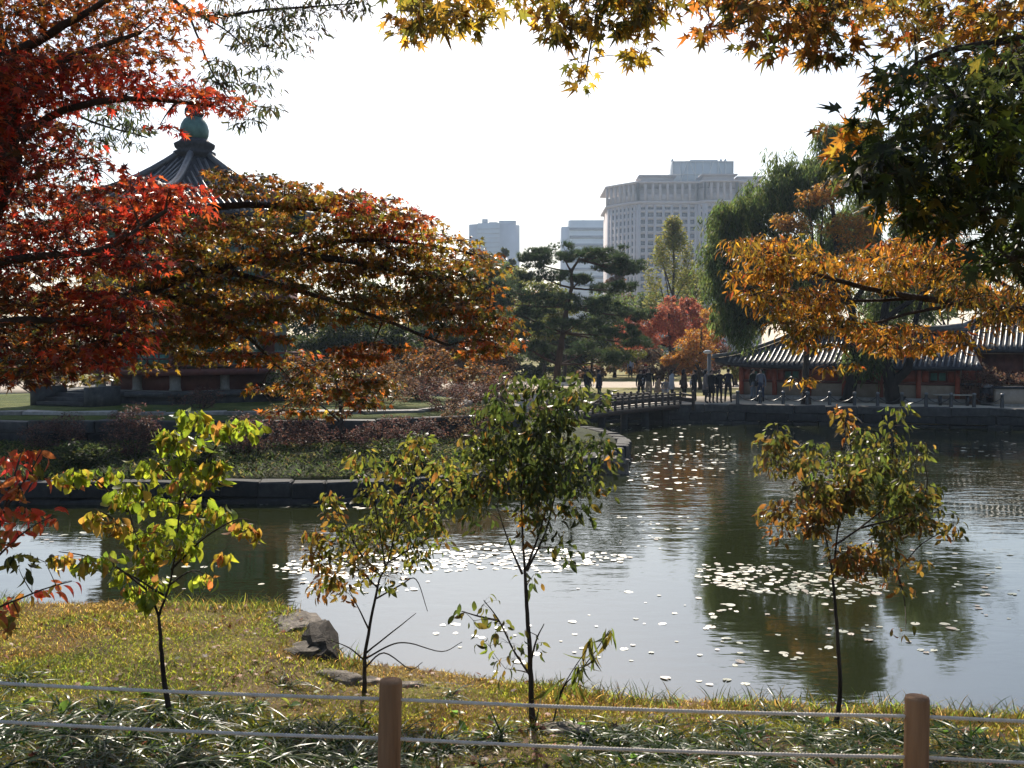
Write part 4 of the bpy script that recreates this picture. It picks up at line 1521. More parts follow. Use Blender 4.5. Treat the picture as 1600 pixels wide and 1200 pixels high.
    for j in range(nv):
        for i in range(nu):
            F.append([j * nu + i, (j + 1) * nu + i, (j + 1) * nu + (i + 1) % nu, j * nu + (i + 1) % nu])
    mb.add(V, F, hair)
    if longhair:
        mb.lathe([(.05, -.26), (.085, -.2), (.095, -.05), (.07, .04)], hd + np.array([0, .055, 0]), 10, hair)
    put('hair', mb.mesh('hair', True, True)).data.materials.append(M_CLOTH)
    if coat:
        zc = J['collar'][2]
        mb = MB()
        V = []; F = []
        prof = [(zc + .02, .09, .08), (zc - .05, .185, .115), (zc - .2, .20, .135), (zc - .36, .17, .125), (zc - .55, .20, .15), (zc - coat[1], .235, .18), (zc - coat[1] + .01, .2, .15)]
        m = 14
        for (z, rx, ry) in prof:
            for i in range(m):
                a = 2 * math.pi * i / m
                V.append([rx * math.cos(a) * (1 + .04 * math.sin(5 * a)), ry * math.sin(a) + .01 + J['chest'][1] * .5, z])
        for j in range(len(prof) - 1):
            for i in range(m):
                F.append([j * m + i, (j + 1) * m + i, (j + 1) * m + (i + 1) % m, j * m + (i + 1) % m])
        mb.add(V, F, coat[0])
        put('coat', mb.mesh('coat', True, True)).data.materials.append(M_CLOTH)
    if bag:
        mb = MB().box((bag[1], .02, bag[2]), (.11, .26, .28), 0, bag[0])
        mb.bar((bag[1] * .8, .02, bag[2] + .13), (-bag[1] * .35, .02, J['collar'][2] + .02), .025, .02, bag[0])
        put('bag', mb.mesh('bag', False, True)).data.materials.append(M_CLOTH)
    if hat:
        mb = MB().lathe([(.1, 0), (.1, .05), (.07, .1), (.01, .12)], hd + np.array([0, .01, .06]), 12, hat)
        mb.box(hd + np.array([0, -.13, .065]), (.13, .1, .012), 0, hat)
        put('cap', mb.mesh('cap', True, True)).data.materials.append(M_CLOTH)
    return root


BLK = (.012, .012, .014); NAVY = (.015, .018, .032); GREY = (.17, .17, .18); JEAN = (.03, .04, .07); TAN = (.30, .22, .15); BRN = (.05, .03, .022); LGREY = (.34, .35, .38); WHT = (.6, .6, .6)


def pp(px, foot, z=.90):
    d = (CAM_Z - z) * 1600 / (foot - 540)
    return (px_x(px, d), d, z)


toC = 0.0
person('person in black jacket half hidden by the dark sapling at the bridge', pp(918, 627), 1.66, 2.2, BLK, NAVY, arms='down')
person('person in dark coat with shoulder bag walking by the bridge railing', pp(936, 626), 1.6, 1.2, NAVY, BLK, arms=('fold', 'down'), bag=(BRN, .24, .95), coat=(NAVY, .75))
person('person in black holding a pale paper at the bridge railing', pp(1001, 626), 1.6, .3, BLK, BLK, arms=('fold', 'down'), bag=(WHT, .1, 1.1))
person('person in black jacket and tan trousers in the pair on the bridge', pp(1014, 627), 1.7, -.4, BLK, TAN, arms='down')
person('person in red cap behind the pair on the bridge', pp(1009, 618), 1.74, .2, (.05, .02, .02), GREY, hat=(.25, .03, .03))
person('crouching person in tan clothes beside the bridge end', pp(1028, 621), 1.66, .5, TAN, TAN, arms='knee', crouch=True)
person('crouching person in grey clothes next to the pale coat', pp(1041, 621), 1.62, -.3, GREY, LGREY, arms='knee', crouch=True)
person('person in pale grey coat near the bridge end', pp(1050, 626), 1.62, 1.7, LGREY, BLK, coat=(LGREY, .8), arms=('fold', 'down'), longhair=True)
person('person in dark brown coat with a bag, facing sideways', pp(1069, 627), 1.64, 1.9, BRN, BLK, coat=(BRN, .72), bag=(BRN, .2, 1.0), arms=('fold', 'down'), longhair=True)
person('person in black jacket with pale sleeve and apart legs', pp(1085, 628), 1.62, -1.1, BLK, BLK, arms=('fold', 'down'), bag=(LGREY, -.2, 1.05))
person('person in long taupe coat holding a dark bag low', pp(1103, 630), 1.66, 1.4, (.16, .13, .12), BLK, coat=((.16, .13, .12), .85), bag=(BLK, -.26, .55), longhair=True)
person('slim person all in black standing in the middle of the group', pp(1112, 630), 1.64, .3, BLK, BLK, stance=.02, coat=(BLK, .9))
person('person in black with elbows out beside the bollards', pp(1124, 630), 1.66, .2, BLK, NAVY, arms='hip', stance=.05, coat=(BLK, .6))
person('person in dark navy jacket with legs apart at the end of the group', pp(1138, 629), 1.68, 2.9, NAVY, BLK, arms=('hip', 'down'), stance=.13)
person('person in dark jacket and pale jeans by the red house corner', pp(1177, 627), 1.66, .6, (.03, .035, .03), (.16, .18, .21), arms=('fold', 'down'), stance=.06)
person('person in grey top carrying a dark bag by the red house', pp(1189, 628), 1.66, -.5, (.14, .15, .18), JEAN, bag=(BLK, -.24, .95), stance=.12)
person('distant person in pale blue top on the lawn path', pp(985, 591), 1.7, .2, (.30, .34, .42), NAVY)
# ------------------------------------------------------------------ background trees
def ell_clumps(center, rx, ry, rz, n, rad, cnt, palette, shell=0.45):
    out = []
    for u in rand_unit(n):
        r = RNG.uniform(shell, 1.0) ** 0.7
        out.append((np.asarray(center) + u * r * np.array([rx, ry, rz]), rad * RNG.uniform(.7, 1.3), int(cnt * RNG.uniform(.7, 1.3)), palette))
    return out


GRN_D = [((.030, .045, .014), 3), ((.05, .066, .018), 2), ((.08, .08, .02), 1)]
GRN_W = [((.07, .10, .028), 3), ((.10, .13, .035), 3), ((.14, .16, .05), 1)]
GRN_Y = [((.11, .12, .02), 3), ((.16, .155, .03), 3), ((.09, .1, .02), 2)]
GINKGO = [((.15, .155, .03), 3), ((.23, .21, .045), 3), ((.10, .115, .025), 2)]
RED_P = [((.30, .085, .05), 3), ((.36, .13, .06), 2), ((.22, .07, .045), 2)]
ORG = [((.34, .15, .025), 3), ((.28, .11, .022), 2), ((.38, .20, .03), 2), ((.18, .10, .02), 1)]
BRN_P = [((.085, .045, .032), 3), ((.12, .06, .045), 2), ((.055, .03, .025), 3), ((.10, .055, .055), 1)]
BRN_O = [((.12, .07, .035), 3), ((.17, .09, .045), 2), ((.08, .045, .025), 2)]
RUST = [((.42, .20, .035), 3), ((.34, .15, .03), 2), ((.46, .26, .04), 1), ((.18, .12, .03), 2)]
PINE = [((.032, .055, .022), 3), ((.05, .075, .028), 3), ((.07, .095, .032), 1)]


def simple_tree(name, label, cat, base, h, lean, crowns, size, tmpl=T_SMALL, mat=M_LEAF_FAR, bark=M_BARK, r0=.2, mode='ball', flat=.7, nlimb=5, group=None, crown_base=.4, **kw):
    base = np.asarray(base, float)
    top = base + np.array([lean[0], lean[1], h])
    pts = [base, base + (top - base) * .35 + RNG.normal(0, .03 * h, 3) * [1, 1, 0], base + (top - base) * .7, top]
    limbs = [(pts, r0, r0 * .25)]
    clumps = [c for cr in crowns for c in cr]
    C = np.array([c[0] for c in clumps])
    for k in range(nlimb):
        tgt = C[RNG.integers(len(C))]
        t = RNG.uniform(crown_base * .6, .8)
        a = base + (top - base) * t
        mid = (a + tgt) / 2 + np.array([0, 0, .08 * np.linalg.norm(tgt - a)])
        limbs.append(([a, mid, a + (tgt - a) * .9], r0 * .45, r0 * .12))
    return build_tree(name, label, cat, limbs, clumps, tmpl, size, mat, bark, single=0, group=group, mode=mode, flat=flat, twig=r0 * .07, subtwig=.0, **kw)


WARM0 = [((.20, .075, .022), 3), ((.14, .06, .02), 3), ((.26, .13, .03), 2)]
# big willows on the promenade
b0 = P(1326, 641, 50.6); b0[2] = .88
tr = [b0, P(1331, 600, 50.6), P(1340, 560, 50.7), P(1330, 480, 51), P(1310, 400, 51.3), P(1300, 320, 51.5)]
cl = []
for (x, y, d, n, rx, rz) in ((1330, 250, 52, 12, 1.9, 1.6), (1240, 290, 52, 14, 2.2, 1.8), (1160, 340, 51.5, 14, 1.9, 1.8), (1140, 410, 51, 12, 1.5, 1.6), (1240, 390, 53, 12, 2.4, 1.6), (1340, 350, 54, 12, 2.2, 1.8), (1150, 480, 51.5, 7, 1.2, 1.2), (1300, 205, 52, 4, .8, .5), (1345, 195, 52, 4, .7, .5)):
    cl += ell_clumps(P(x, y, d), rx, rx, rz, n * 3, .62, 260, GRN_W, .2)
lm = [(tr, .36, .1), ([tr[2], P(1290, 470, 51.5), P(1220, 380, 51.8), P(1160, 330, 51.6)], .2, .05), ([tr[3], P(1370, 400, 52), P(1360, 280, 52.5)], .16, .04), ([tr[3], P(1250, 400, 51), P(1150, 400, 51)], .14, .04)]
build_tree('willow_tree', 'tall green weeping willow with leaning trunk behind the orange branches', 'tree', lm, cl, T_NARROW, .3, M_LEAF_FAR, M_BARK_DK, single=0, mode='weep', twig=.018, subtwig=0, base=b0)
b0 = P(1397, 631, 50.0); b0[2] = .88
tr = [b0, P(1392, 600, 50), P(1384, 560, 50), P(1380, 500, 50.2), P(1400, 420, 50.5), P(1430, 350, 51)]
cl = []
for (x, y, d, n, rx, rz) in ((1430, 380, 51, 12, 2.4, 1.8), (1510, 400, 50, 8, 1.7, 1.2), (1470, 310, 52, 8, 2.0, 1.6), (1360, 545, 50.5, 4, .8, .5), (1400, 480, 52, 8, 1.6, 1.2)):
    cl += ell_clumps(P(x, y, d), rx, rx, rz, n * 2, .62, 250, GRN_W, .2)
lm = [(tr, .42, .1), ([tr[1], P(1420, 570, 49.6), P(1430, 500, 49.6), P(1460, 420, 50)], .3, .06), ([tr[3], P(1480, 430, 50), P(1560, 370, 50)], .16, .05), ([P(1545, 410, 49.8), P(1575, 385, 49.8), P(1600, 365, 49.8)], .09, .05)]
build_tree('willow_tree', 'forked willow with two thick dark trunks in front of the houses', 'tree', lm, cl, T_NARROW, .3, M_LEAF_FAR, M_BARK_DK, single=0, mode='weep', twig=.018, subtwig=0, base=b0)
b0 = P(1258, 634, 49.6); b0[2] = .88
simple_tree('rust_tree', 'rust-orange tree with layered crown in front of the willows', 'tree', b0, 7.5, (1.0, .5),
            [ell_clumps(P(1295, 300, 48.2), 1.3, 1.3, .7, 9, .6, 150, RUST, .1), ell_clumps(P(1330, 350, 48.2), 1.6, 1.5, .9, 12, .6, 150, RUST, .1), ell_clumps(P(1235, 350, 48.0), 1.2, 1.2, .45, 8, .5, 140, RUST, .1),
             ell_clumps(P(1270, 470, 50), 2.2, 1.6, 1.0, 14, .6, 150, [((.05, .045, .014), 2), ((.09, .055, .016), 1)], .1), ell_clumps(P(1370, 400, 48.2), 1.6, 1.5, .9, 9, .6, 140, RUST, .1), ell_clumps(P(1180, 480, 50.2), .9, 1.0, 1.3, 9, .5, 140, [((.04, .045, .016), 2), ((.06, .045, .016), 1)], .1)], .17, r0=.2)

# old pine
def pine(name, label, base, trunk, pads, d, size=.27):
    lm = [(trunk, .26, .07)]
    cl = []
    for (x, y, rx, rz, dd) in pads:
        c = P(x, y, d + dd); k = d / 1600
        j = int(np.argmin([np.linalg.norm(np.asarray(t) - c - np.array([0, 0, -.5])) for t in trunk]))
        lm.append(([trunk[j], (np.asarray(trunk[j]) + c) / 2 + np.array([0, 0, -.12]), c + np.array([0, 0, -rz * k * .3])], .075, .03))
        n = max(6, int(rx * .55)); rz = rz * 1.3
        for q in range(n):
            u = rand_unit(1)[0] * RNG.uniform(.1, 1.35) ** .5
            cl.append((c + u * np.array([rx * k, rx * k * .9, rz * k * .8]), .36 * RNG.uniform(.8, 1.25), 34, PINE))
    return build_tree(name, label, 'tree', lm, cl, t_tuft(9), size, M_NEEDLE, M_BARK_PINE, single=0, base=base, flat=.5, droop=-1.1, up=.2, twig=.02, subtwig=0, spread=.7, sides=8)


d = 63
b0 = P(868, 622, d); b0[2] = .88
tr = [b0, P(872, 570, d), P(880, 520, d), P(886, 480, d), P(893, 450, d), P(893, 425, d + .3), P(905, 405, d)]
pads = [(880, 397, 60, 10, 0), (835, 408, 30, 10, .5), (940, 398, 45, 10, -.5), (955, 412, 42, 12, .5), (980, 422, 24, 9, 0), (850, 432, 34, 8, -.6), (800, 452, 42, 12, .4), (770, 470, 34, 12, 0), (905, 436, 20, 7, .8),
        (960, 450, 36, 10, .8), (860, 468, 42, 10, -.8), (820, 492, 44, 10, .6), (930, 478, 42, 10, -1.0), (985, 492, 32, 9, .5), (850, 515, 40, 9, .4), (960, 520, 46, 9, -.6), (900, 505, 36, 8, -1.2), (1000, 535, 28, 8, .6), (790, 520, 38, 10, -.5), (835, 548, 36, 10, .5), (915, 548, 36, 9, .8), (965, 560, 26, 8, 0)]
pine('pine_tree', 'old dark pine with layered flat crown beside the bridge', b0, tr, pads, d)
d = 58
b0 = P(715, 618, d); b0[2] = .88
tr = [b0, P(720, 570, d), P(728, 520, d), P(740, 470, d), P(752, 430, d)]
pine('pine_tree', 'smaller dark pine half hidden behind the orange maple', b0, tr, [(750, 428, 26, 9, 0), (725, 450, 34, 10, .4), (768, 455, 28, 9, -.4), (700, 485, 36, 10, 0), (760, 495, 32, 9, .5), (690, 520, 34, 9, .5), (735, 530, 34, 9, -.5)], d)

# ginkgo: upright cone
b0 = np.array([px_x(1050, 95), 95.0, .88])
cl = []
for k in range(120):
    t = RNG.random() ** .8
    z = 4.2 + t * 10.2
    r = 3.3 * (1 - t) ** .75 + .15
    a = RNG.uniform(0, 6.28); q = RNG.uniform(.1, 1) ** .5
    cl.append((b0 + np.array([math.cos(a) * r * q, math.sin(a) * r * q, z]), .55, 75, GINKGO))
for (dx, zz) in ((-1.3, 12.6), (1.6, 12.2), (2.6, 10.3), (-2.4, 10.4)):
    for t in np.linspace(0, 1, 6):
        cl.append((b0 + np.array([dx * (1 - .15 * t), 0, zz - 2.5 * t]), .3 + .25 * t, 45, GINKGO))
lm = [([b0, b0 + [0, 0, 5], b0 + [.1, 0, 10], b0 + [0, 0, 14]], .25, .05)] + [([b0 + [0, 0, 3.5 + k], b0 + [math.cos(k * 2.1) * 1.2, math.sin(k * 2.1), 6 + k], b0 + [math.cos(k * 2.1) * 2.2, math.sin(k * 2.1) * 2, 8.5 + k * .8]], .09, .03) for k in range(5)]
build_tree('ginkgo_tree', 'pale yellow-green ginkgo pointing up in front of the office tower', 'tree', lm, cl, T_SMALL, .24, M_LEAF_FAR, single=0, base=b0, flat=1.3, droop=-.3, twig=.02, subtwig=0)


def bg(label, px, base_y, d, crowns, size, name='tree', r0=.16, **kw):
    b0 = np.array([px_x(px, d), d, .88])
    ytop = min(c[1] for c in crowns)
    h = px_h(ytop, d) - .88
    cs = []
    for (x, y, rx, rz, n, palette) in crowns:
        k = d / 1600
        cs.append(ell_clumps(P(x, y, d), rx * k, rx * k * .9, rz * k, n, max(.35, min(rx, rz) * k * .45), 190, palette, .15))
    return simple_tree(name, label, 'tree', b0, h * .9, (0, 0), cs, size * 1.2, r0=r0, group='trees across the pond', **kw)


bg('brick-red autumn tree below the ginkgo', 1045, 600, 72, [(1045, 505, 62, 32, 30, RED_P), (995, 520, 40, 28, 18, RED_P), (1095, 510, 38, 30, 18, RED_P), (1060, 478, 40, 18, 14, RED_P)], .17, crown_base=.2)
bg('loose orange tree in front of the red one', 1095, 602, 66, [(1090, 540, 34, 32, 16, ORG), (1115, 500, 22, 26, 10, ORG), (1060, 560, 24, 20, 9, ORG)], .15, crown_base=.2)
bg('small ochre tree behind the crowd', 1030, 605, 68, [(1030, 575, 34, 16, 12, BRN_O), (1075, 580, 26, 13, 8, ORG)], .15, r0=.1, crown_base=.2)
bg('yellow-green round tree by the red house', 1150, 600, 74, [(1150, 578, 22, 16, 10, GRN_Y), (1120, 560, 26, 22, 9, BRN_P)], .17)
bg('green tree low behind the pine trunk', 925, 598, 86, [(905, 545, 44, 30, 16, GRN_D), (960, 550, 40, 26, 14, GRN_Y), (850, 550, 40, 28, 14, GRN_D)], .2, crown_base=.2)
bg('yellow-green tree showing through the pine', 880, 598, 80, [(880, 495, 45, 30, 18, GRN_Y), (840, 520, 32, 26, 10, GRN_Y)], .19)
bg('ochre topped tree between the pines', 800, 598, 100, [(800, 440, 42, 24, 16, GRN_Y), (770, 470, 44, 34, 16, GRN_D), (830, 470, 34, 30, 12, RUST), (800, 530, 55, 40, 22, GRN_D)], .24)
bg('round green tree in front of the grey tower', 765, 596, 140, [(765, 412, 24, 26, 14, GRN_W), (755, 450, 28, 30, 14, GRN_W)], .34)
bg('slim dark poplar in front of the grey tower', 786, 596, 150, [(786, 425, 9, 40, 16, GRN_D), (786, 480, 12, 40, 14, GRN_D)], .3)
bg('second slim poplar next to the first', 798, 596, 150, [(797, 430, 8, 38, 14, GRN_D), (798, 480, 12, 40, 14, GRN_D)], .3)
bg('dark rounded tree behind the island shrubs', 560, 600, 56, [(560, 520, 60, 40, 26, GRN_D), (620, 540, 60, 36, 24, GRN_D), (500, 540, 44, 30, 16, GRN_D)], .18)
bg('brown and green tree on the bank behind the azaleas', 660, 600, 62, [(660, 540, 55, 34, 22, BRN_O), (700, 560, 40, 26, 14, GRN_D)], .17)
bg('dense dark tree right of the pavilion roof', 500, 600, 61, [(500, 500, 50, 44, 26, GRN_D), (480, 550, 50, 30, 18, GRN_D)], .2)
bg('dense dark tree behind the maple branch end', 590, 600, 63, [(590, 480, 56, 46, 30, GRN_D), (580, 545, 60, 34, 22, GRN_D)], .2)
bg('dense olive tree behind the small pine', 680, 600, 66, [(680, 485, 56, 44, 30, [((.04, .045, .014), 2), ((.06, .055, .016), 1), ((.02, .03, .012), 2)]), (690, 550, 60, 34, 22, GRN_D)], .2)
bg('dense dark tree just left of the big pine', 765, 600, 70, [(765, 520, 50, 40, 24, GRN_D), (770, 565, 56, 22, 18, GRN_D)], .2)
bg('dark tree left of the pavilion under the red leaves', 60, 600, 62, [(60, 530, 60, 38, 26, GRN_D), (10, 560, 60, 26, 18, GRN_D), (150, 560, 50, 24, 16, GRN_D)], .2)
bg('warm rust tree across the water below the maple branch', 620, 600, 58.5, [(620, 545, 60, 30, 26, BRN_O), (560, 560, 44, 24, 16, WARM0)], .18)
bg('orange-brown tree across the water beside the small pine', 720, 600, 59.5, [(725, 545, 50, 32, 24, WARM0), (770, 565, 40, 22, 14, BRN_O)], .18)
bg('yellow-green tree filling in behind the big pine', 850, 598, 88, [(850, 480, 56, 40, 32, GRN_Y), (900, 530, 60, 36, 28, GRN_D)], .24)
bg('green tree behind the right side of the big pine', 960, 598, 92, [(955, 490, 46, 40, 28, GRN_W), (985, 545, 50, 34, 24, BRN_O)], .24)
bg('green tree low behind the taller house roof', 1540, 600, 74, [(1530, 475, 60, 26, 24, GRN_W), (1600, 480, 50, 24, 18, GRN_D)], .24)
bg('low green trees far behind the pavilion', 100, 596, 95, [(100, 545, 60, 24, 18, GRN_W), (30, 550, 55, 22, 16, GRN_D), (200, 555, 60, 20, 16, GRN_D)], .24)
bg('low dark tree far behind the pavilion base', 330, 596, 92, [(330, 560, 70, 18, 18, GRN_D), (430, 555, 60, 22, 18, GRN_D)], .24)
bg('dark green tree between red house and willow', 1230, 600, 70, [(1220, 480, 60, 44, 24, GRN_D), (1280, 460, 60, 40, 22, GRN_D)], .22)
bg('dark green tree rising behind the taller house', 1480, 600, 72, [(1440, 460, 50, 36, 20, GRN_D), (1390, 470, 50, 40, 18, GRN_D)], .22)
bg('rust tree far behind the pine top', 965, 596, 130, [(965, 420, 14, 34, 12, BRN_O), (970, 480, 20, 40, 12, BRN_O)], .3)
bg('green tree beside the ginkgo foot', 1085, 596, 105, [(1085, 455, 34, 40, 18, GRN_Y), (1010, 480, 26, 34, 12, GRN_W), (1110, 500, 34, 40, 14, GRN_W)], .26)
for k, (px, d_, h_) in enumerate(((-150, 120, 20), (470, 150, 30), (580, 140, 48), (690, 150, 60), (860, 170, 62), (940, 190, 70), (1030, 170, 60), (1350, 120, 90), (1760, 110, 60))):
    bg(['broad dark tree far off beyond the frame edge', 'pale distant tree behind the maple branches', 'distant tree right behind the orange maple', 'distant bushy tree left of the small pine',
        'distant green tree low behind the big pine', 'far hazy green tree under the banded block', 'far hazy tree behind the ginkgo', 'tall far tree behind the willow crown', 'tall far tree at the edge of the view'][k],
       px, 590, d_, [(px, 585 - h_ * .62, h_ * .8 + 18, h_ * .5, 22, [GRN_D, GRN_W, GRN_Y][k % 3])], .32)


for k, (px, d_, y_, rx_, rz_, pl_) in enumerate(((820, 92, 580, 50, 16, GRN_D), (890, 96, 572, 46, 20, GRN_Y), (935, 90, 580, 34, 12, BRN_O), (985, 100, 560, 40, 22, RUST), (1060, 98, 565, 44, 20, GRN_Y), (1100, 94, 575, 34, 16, BRN_P), (750, 90, 575, 60, 20, BRN_O), (640, 88, 575, 60, 22, GRN_D))):
    bg(['dark low bush tree under the pine', 'yellow-green low tree right of the pine trunk', 'ochre low shrub tree beyond the bridge', 'rusty low tree behind the bridge crowd', 'yellow-green low tree behind the crouching people', 'brown low tree behind the lamp post', 'ochre scrubby tree left of the pine trunk', 'dark scrubby tree behind the island bushes'][k],
       px, 595, d_, [(px, y_, rx_, rz_, 20, pl_)], .24, r0=.1)
# ------------------------------------------------------------------ bushes on the island and bank
def bush(label, c, rx, ry, rz, n, palette, size=.07, cnt=90, grp='leafless brown bushes', name='bush', stems=9, tm=T_SMALL):
    c = np.asarray(c, float)
    lm = []
    for k in range(stems):
        a = RNG.uniform(0, 6.28); q = RNG.uniform(.3, .95)
        tip = c + np.array([math.cos(a) * rx * q, math.sin(a) * ry * q, rz * RNG.uniform(.9, 1.7)])
        b_ = c + np.array([math.cos(a) * .12, math.sin(a) * .12, -.05])
        lm.append(([b_, (b_ + tip) / 2 + np.array([0, 0, -.05]), tip], .022, .006))
    cl = ell_clumps(c + np.array([0, 0, rz * 1.05]), rx, ry, rz, n, .26, cnt, palette, .3)
    return build_tree(name, label, 'bush', lm, cl, tm, size, M_LEAF_FAR, single=0, base=c, group=grp, twig=.005, subtwig=.25, droop=-.1, flat=.8)


def isl_z(x, y):
    for poly, z in ((ISL2, 1.72), (ISL1, 1.56)):
        if in_poly(np.array([x]), np.array([y]), [tuple(q) for q in poly])[0]: return z
    return .72


def bush_at(label, px, base_py, rxp, rzp, n, palette, d, **kw):
    x = px_x(px, d); z = isl_z(x, d)
    k = d / 1600
    return bush(label, (x, d, z), rxp * k, rxp * k * .8, rzp * k, n, palette, **kw)


bush_at('wide purple-brown azalea on the slope below the pavilion', 205, 722, 50, 38, 34, BRN_P, 27.6)
bush_at('dark purple-brown bush beside the yellow-green sapling', 395, 720, 44, 34, 26, BRN_P, 27.8)
bush_at('small thin bush before the pavilion base', 310, 640, 40, 16, 12, BRN_P, 33)
bush_at('tall brown leafless bush behind the island wall', 600, 640, 62, 36, 36, BRN_O, 35)
bush_at('mauve-brown bush spreading over the terrace wall', 700, 648, 60, 26, 34, BRN_P, 33.6)
bush_at('reddish brown bush right behind the dark sapling', 775, 640, 50, 30, 28, BRN_P, 36)
bush_at('pale brown brush near the bridge foot', 835, 628, 52, 22, 24, BRN_O, 40)
bush_at('low brown bush between lawn and bridge', 660, 625, 50, 20, 20, BRN_P, 38)
bush_at('dense rusty shrub right of the pavilion base', 500, 640, 62, 34, 40, [((.12, .05, .02), 3), ((.07, .045, .018), 3), ((.18, .08, .02), 1)], 35.5, size=.11)
bush_at('dark green shrub at the corner of the pavilion base', 455, 640, 44, 30, 26, GRN_D, 36.5, size=.11)
bush_at('broad brown shrub filling the slope by the terrace wall', 640, 690, 56, 26, 26, BRN_P, 30.0)
bush_at('low dark shrub on the slope near the water', 300, 740, 52, 20, 22, GRN_D, 26.2, size=.1)
bush_at('leggy brown shrub above the slim sapling', 730, 690, 46, 34, 26, BRN_O, 31.0)
bush_at('low green clump at the slope edge', 120, 745, 50, 16, 20, GRN_D, 26.0, size=.1)
WARM = [((.17, .065, .02), 3), ((.11, .05, .02), 3), ((.23, .11, .025), 2), ((.07, .05, .018), 2)]
bush_at('tall rusty orange shrub on the lawn right of the pavilion', 560, 640, 58, 44, 44, WARM, 37.5, size=.12)
bush_at('broad rust-brown shrub behind the terrace wall', 660, 640, 64, 40, 44, WARM, 39.0, size=.12)
bush_at('orange-brown shrub near the island tip', 745, 640, 54, 36, 36, WARM, 38.5, size=.12)
bush_at('brown azalea hanging over the terrace wall', 470, 690, 50, 26, 28, BRN_P, 29.2)
bush_at('low azalea at the foot of the terrace wall', 580, 695, 56, 20, 26, BRN_P, 29.4)
bush_at('dark azalea at the slope left of the lime sapling', 90, 700, 60, 28, 32, BRN_P, 28.6)
bush_at('small olive shrub on the slope below the wall', 640, 735, 52, 18, 24, GRN_D, 26.4, size=.1)
b0 = np.array([px_x(535, 29.6), 29.6, .85])
lm = [([b0, P(533, 650, 29.6), P(528, 610, 29.6), P(520, 575, 29.6)], .07, .02), ([P(533, 660, 29.6), P(490, 625, 29.5), P(440, 600, 29.4)], .04, .012), ([P(534, 655, 29.6), P(570, 630, 29.8), P(620, 590, 30)], .04, .012), ([P(532, 640, 29.6), P(560, 600, 29.2), P(570, 570, 29)], .03, .01)]
cl = []
for (x, y, n, r) in ((545, 615, 14, .5), (480, 620, 10, .5), (590, 600, 10, .5), (440, 640, 5, .35), (520, 580, 8, .4)):
    cl += ell_clumps(P(x, y, 29.6), r * 1.3, r * 1.2, r * .7, n, .3, 60, [((.2, .07, .015), 2), ((.10, .06, .015), 2), ((.06, .055, .014), 2)], .1)
build_tree('small_tree', 'small rust-leaved tree with spreading dark stems on the island slope', 'tree', lm, cl, T_SMALL, .10, M_LEAF, single=0, base=b0, twig=.006)
for k, (px, d_) in enumerate(((-40, 61), (40, 60.6), (120, 60.4), (330, 59), (430, 58.4), (520, 57.8), (600, 57))):
    bush(['%s purple-brown hedge bush on the bank behind the pavilion' % ords[k]][0], (px_x(px, d_), d_ + 1, .9), 2.0, 1.2, .8, 26, BRN_P, size=.14, cnt=90, grp='hedge bushes behind the island')
x = px_x(1545, 48.9)
bush('wide orange-brown bush in front of the taller house', (x, 49.6, .9), 1.75, 1.2, .95, 46, [((.16, .09, .055), 3), ((.11, .055, .04), 2), ((.2, .13, .09), 1)], size=.1, cnt=90)
x = px_x(1640, 48)
bush('brown bush at the far edge behind the stone stand', (x, 48.8, .9), 1.5, 1.2, .9, 30, [((.16, .09, .055), 3), ((.11, .055, .04), 2)], size=.1, cnt=90)

# ------------------------------------------------------------------ trees on the near bank
RED = [((.28, .026, .013), 4), ((.19, .022, .012), 3), ((.30, .07, .016), 3), ((.10, .025, .012), 2)]
REDOR = [((.28, .080, .014), 3), ((.23, .050, .013), 3), ((.20, .095, .016), 2), ((.09, .045, .012), 2)]
DKRED = [((.09, .016, .011), 3), ((.05, .018, .010), 3), ((.14, .028, .012), 1), ((.045, .03, .010), 2)]
OLV = [((.10, .064, .011), 3), ((.07, .064, .012), 3), ((.14, .068, .012), 2), ((.045, .048, .012), 2)]
ORBR = [((.21, .080, .013), 4), ((.15, .060, .012), 3), ((.14, .090, .013), 3), ((.085, .075, .013), 3), ((.23, .055, .012), 1)]
DGRN = [((.022, .032, .008), 3), ((.036, .046, .010), 2), ((.015, .022, .008), 2), ((.08, .075, .013), .5)]
TWG = [((.035, .042, .016), 3), ((.05, .05, .018), 2), ((.07, .045, .02), 1)]
GOLD = [((.38, .22, .025), 3), ((.30, .19, .022), 3), ((.22, .16, .022), 2), ((.14, .13, .02), 1)]
GOLD2 = [((.27, .13, .013), 4), ((.21, .085, .012), 3), ((.17, .11, .014), 2), ((.09, .06, .012), 3), ((.20, .05, .013), 1)]
ORL = [((.32, .11, .02), 3), ((.24, .12, .02), 3), ((.16, .07, .016), 2), ((.12, .09, .02), 1)]


def gpt(px, d):
    x = px_x(px, d)
    return np.array([x, d, float(ground_h(np.array([x]), np.array([d]))[0]) - .03])


# red maple, trunk at the very edge of the view
b0 = gpt(-330, 6.6)
tr = [b0, P(-240, 800, 6.6), P(-120, 560, 6.6), P(-20, 330, 6.6), P(14, 220, 6.6), P(-10, 60, 6.7), P(-60, -160, 6.8)]
lm = [(tr, .13, .07), ([P(-60, 420, 6.6), P(60, 400, 6.4), P(160, 390, 6.2), P(260, 330, 6.0)], .035, .012), ([P(5, 250, 6.6), P(80, 180, 6.4), P(200, 155, 6.3), P(330, 165, 6.2)], .035, .01),
      ([P(14, 200, 6.6), P(30, 165, 6.5), P(90, 100, 6.4), P(220, 50, 6.2)], .045, .012), ([P(-130, 560, 6.6), P(-20, 510, 6.3), P(80, 500, 6.2), P(190, 520, 6.1)], .04, .012), ([P(-10, 100, 6.6), P(100, 40, 6.3), P(200, -20, 6.2)], .04, .012)]
cl = []
cl += poly_clumps([(-60, -40), (300, -40), (290, 60), (270, 95), (200, 100), (150, 120), (-60, 130)], 46, 5.9, 7.0, .26, 24, REDOR)
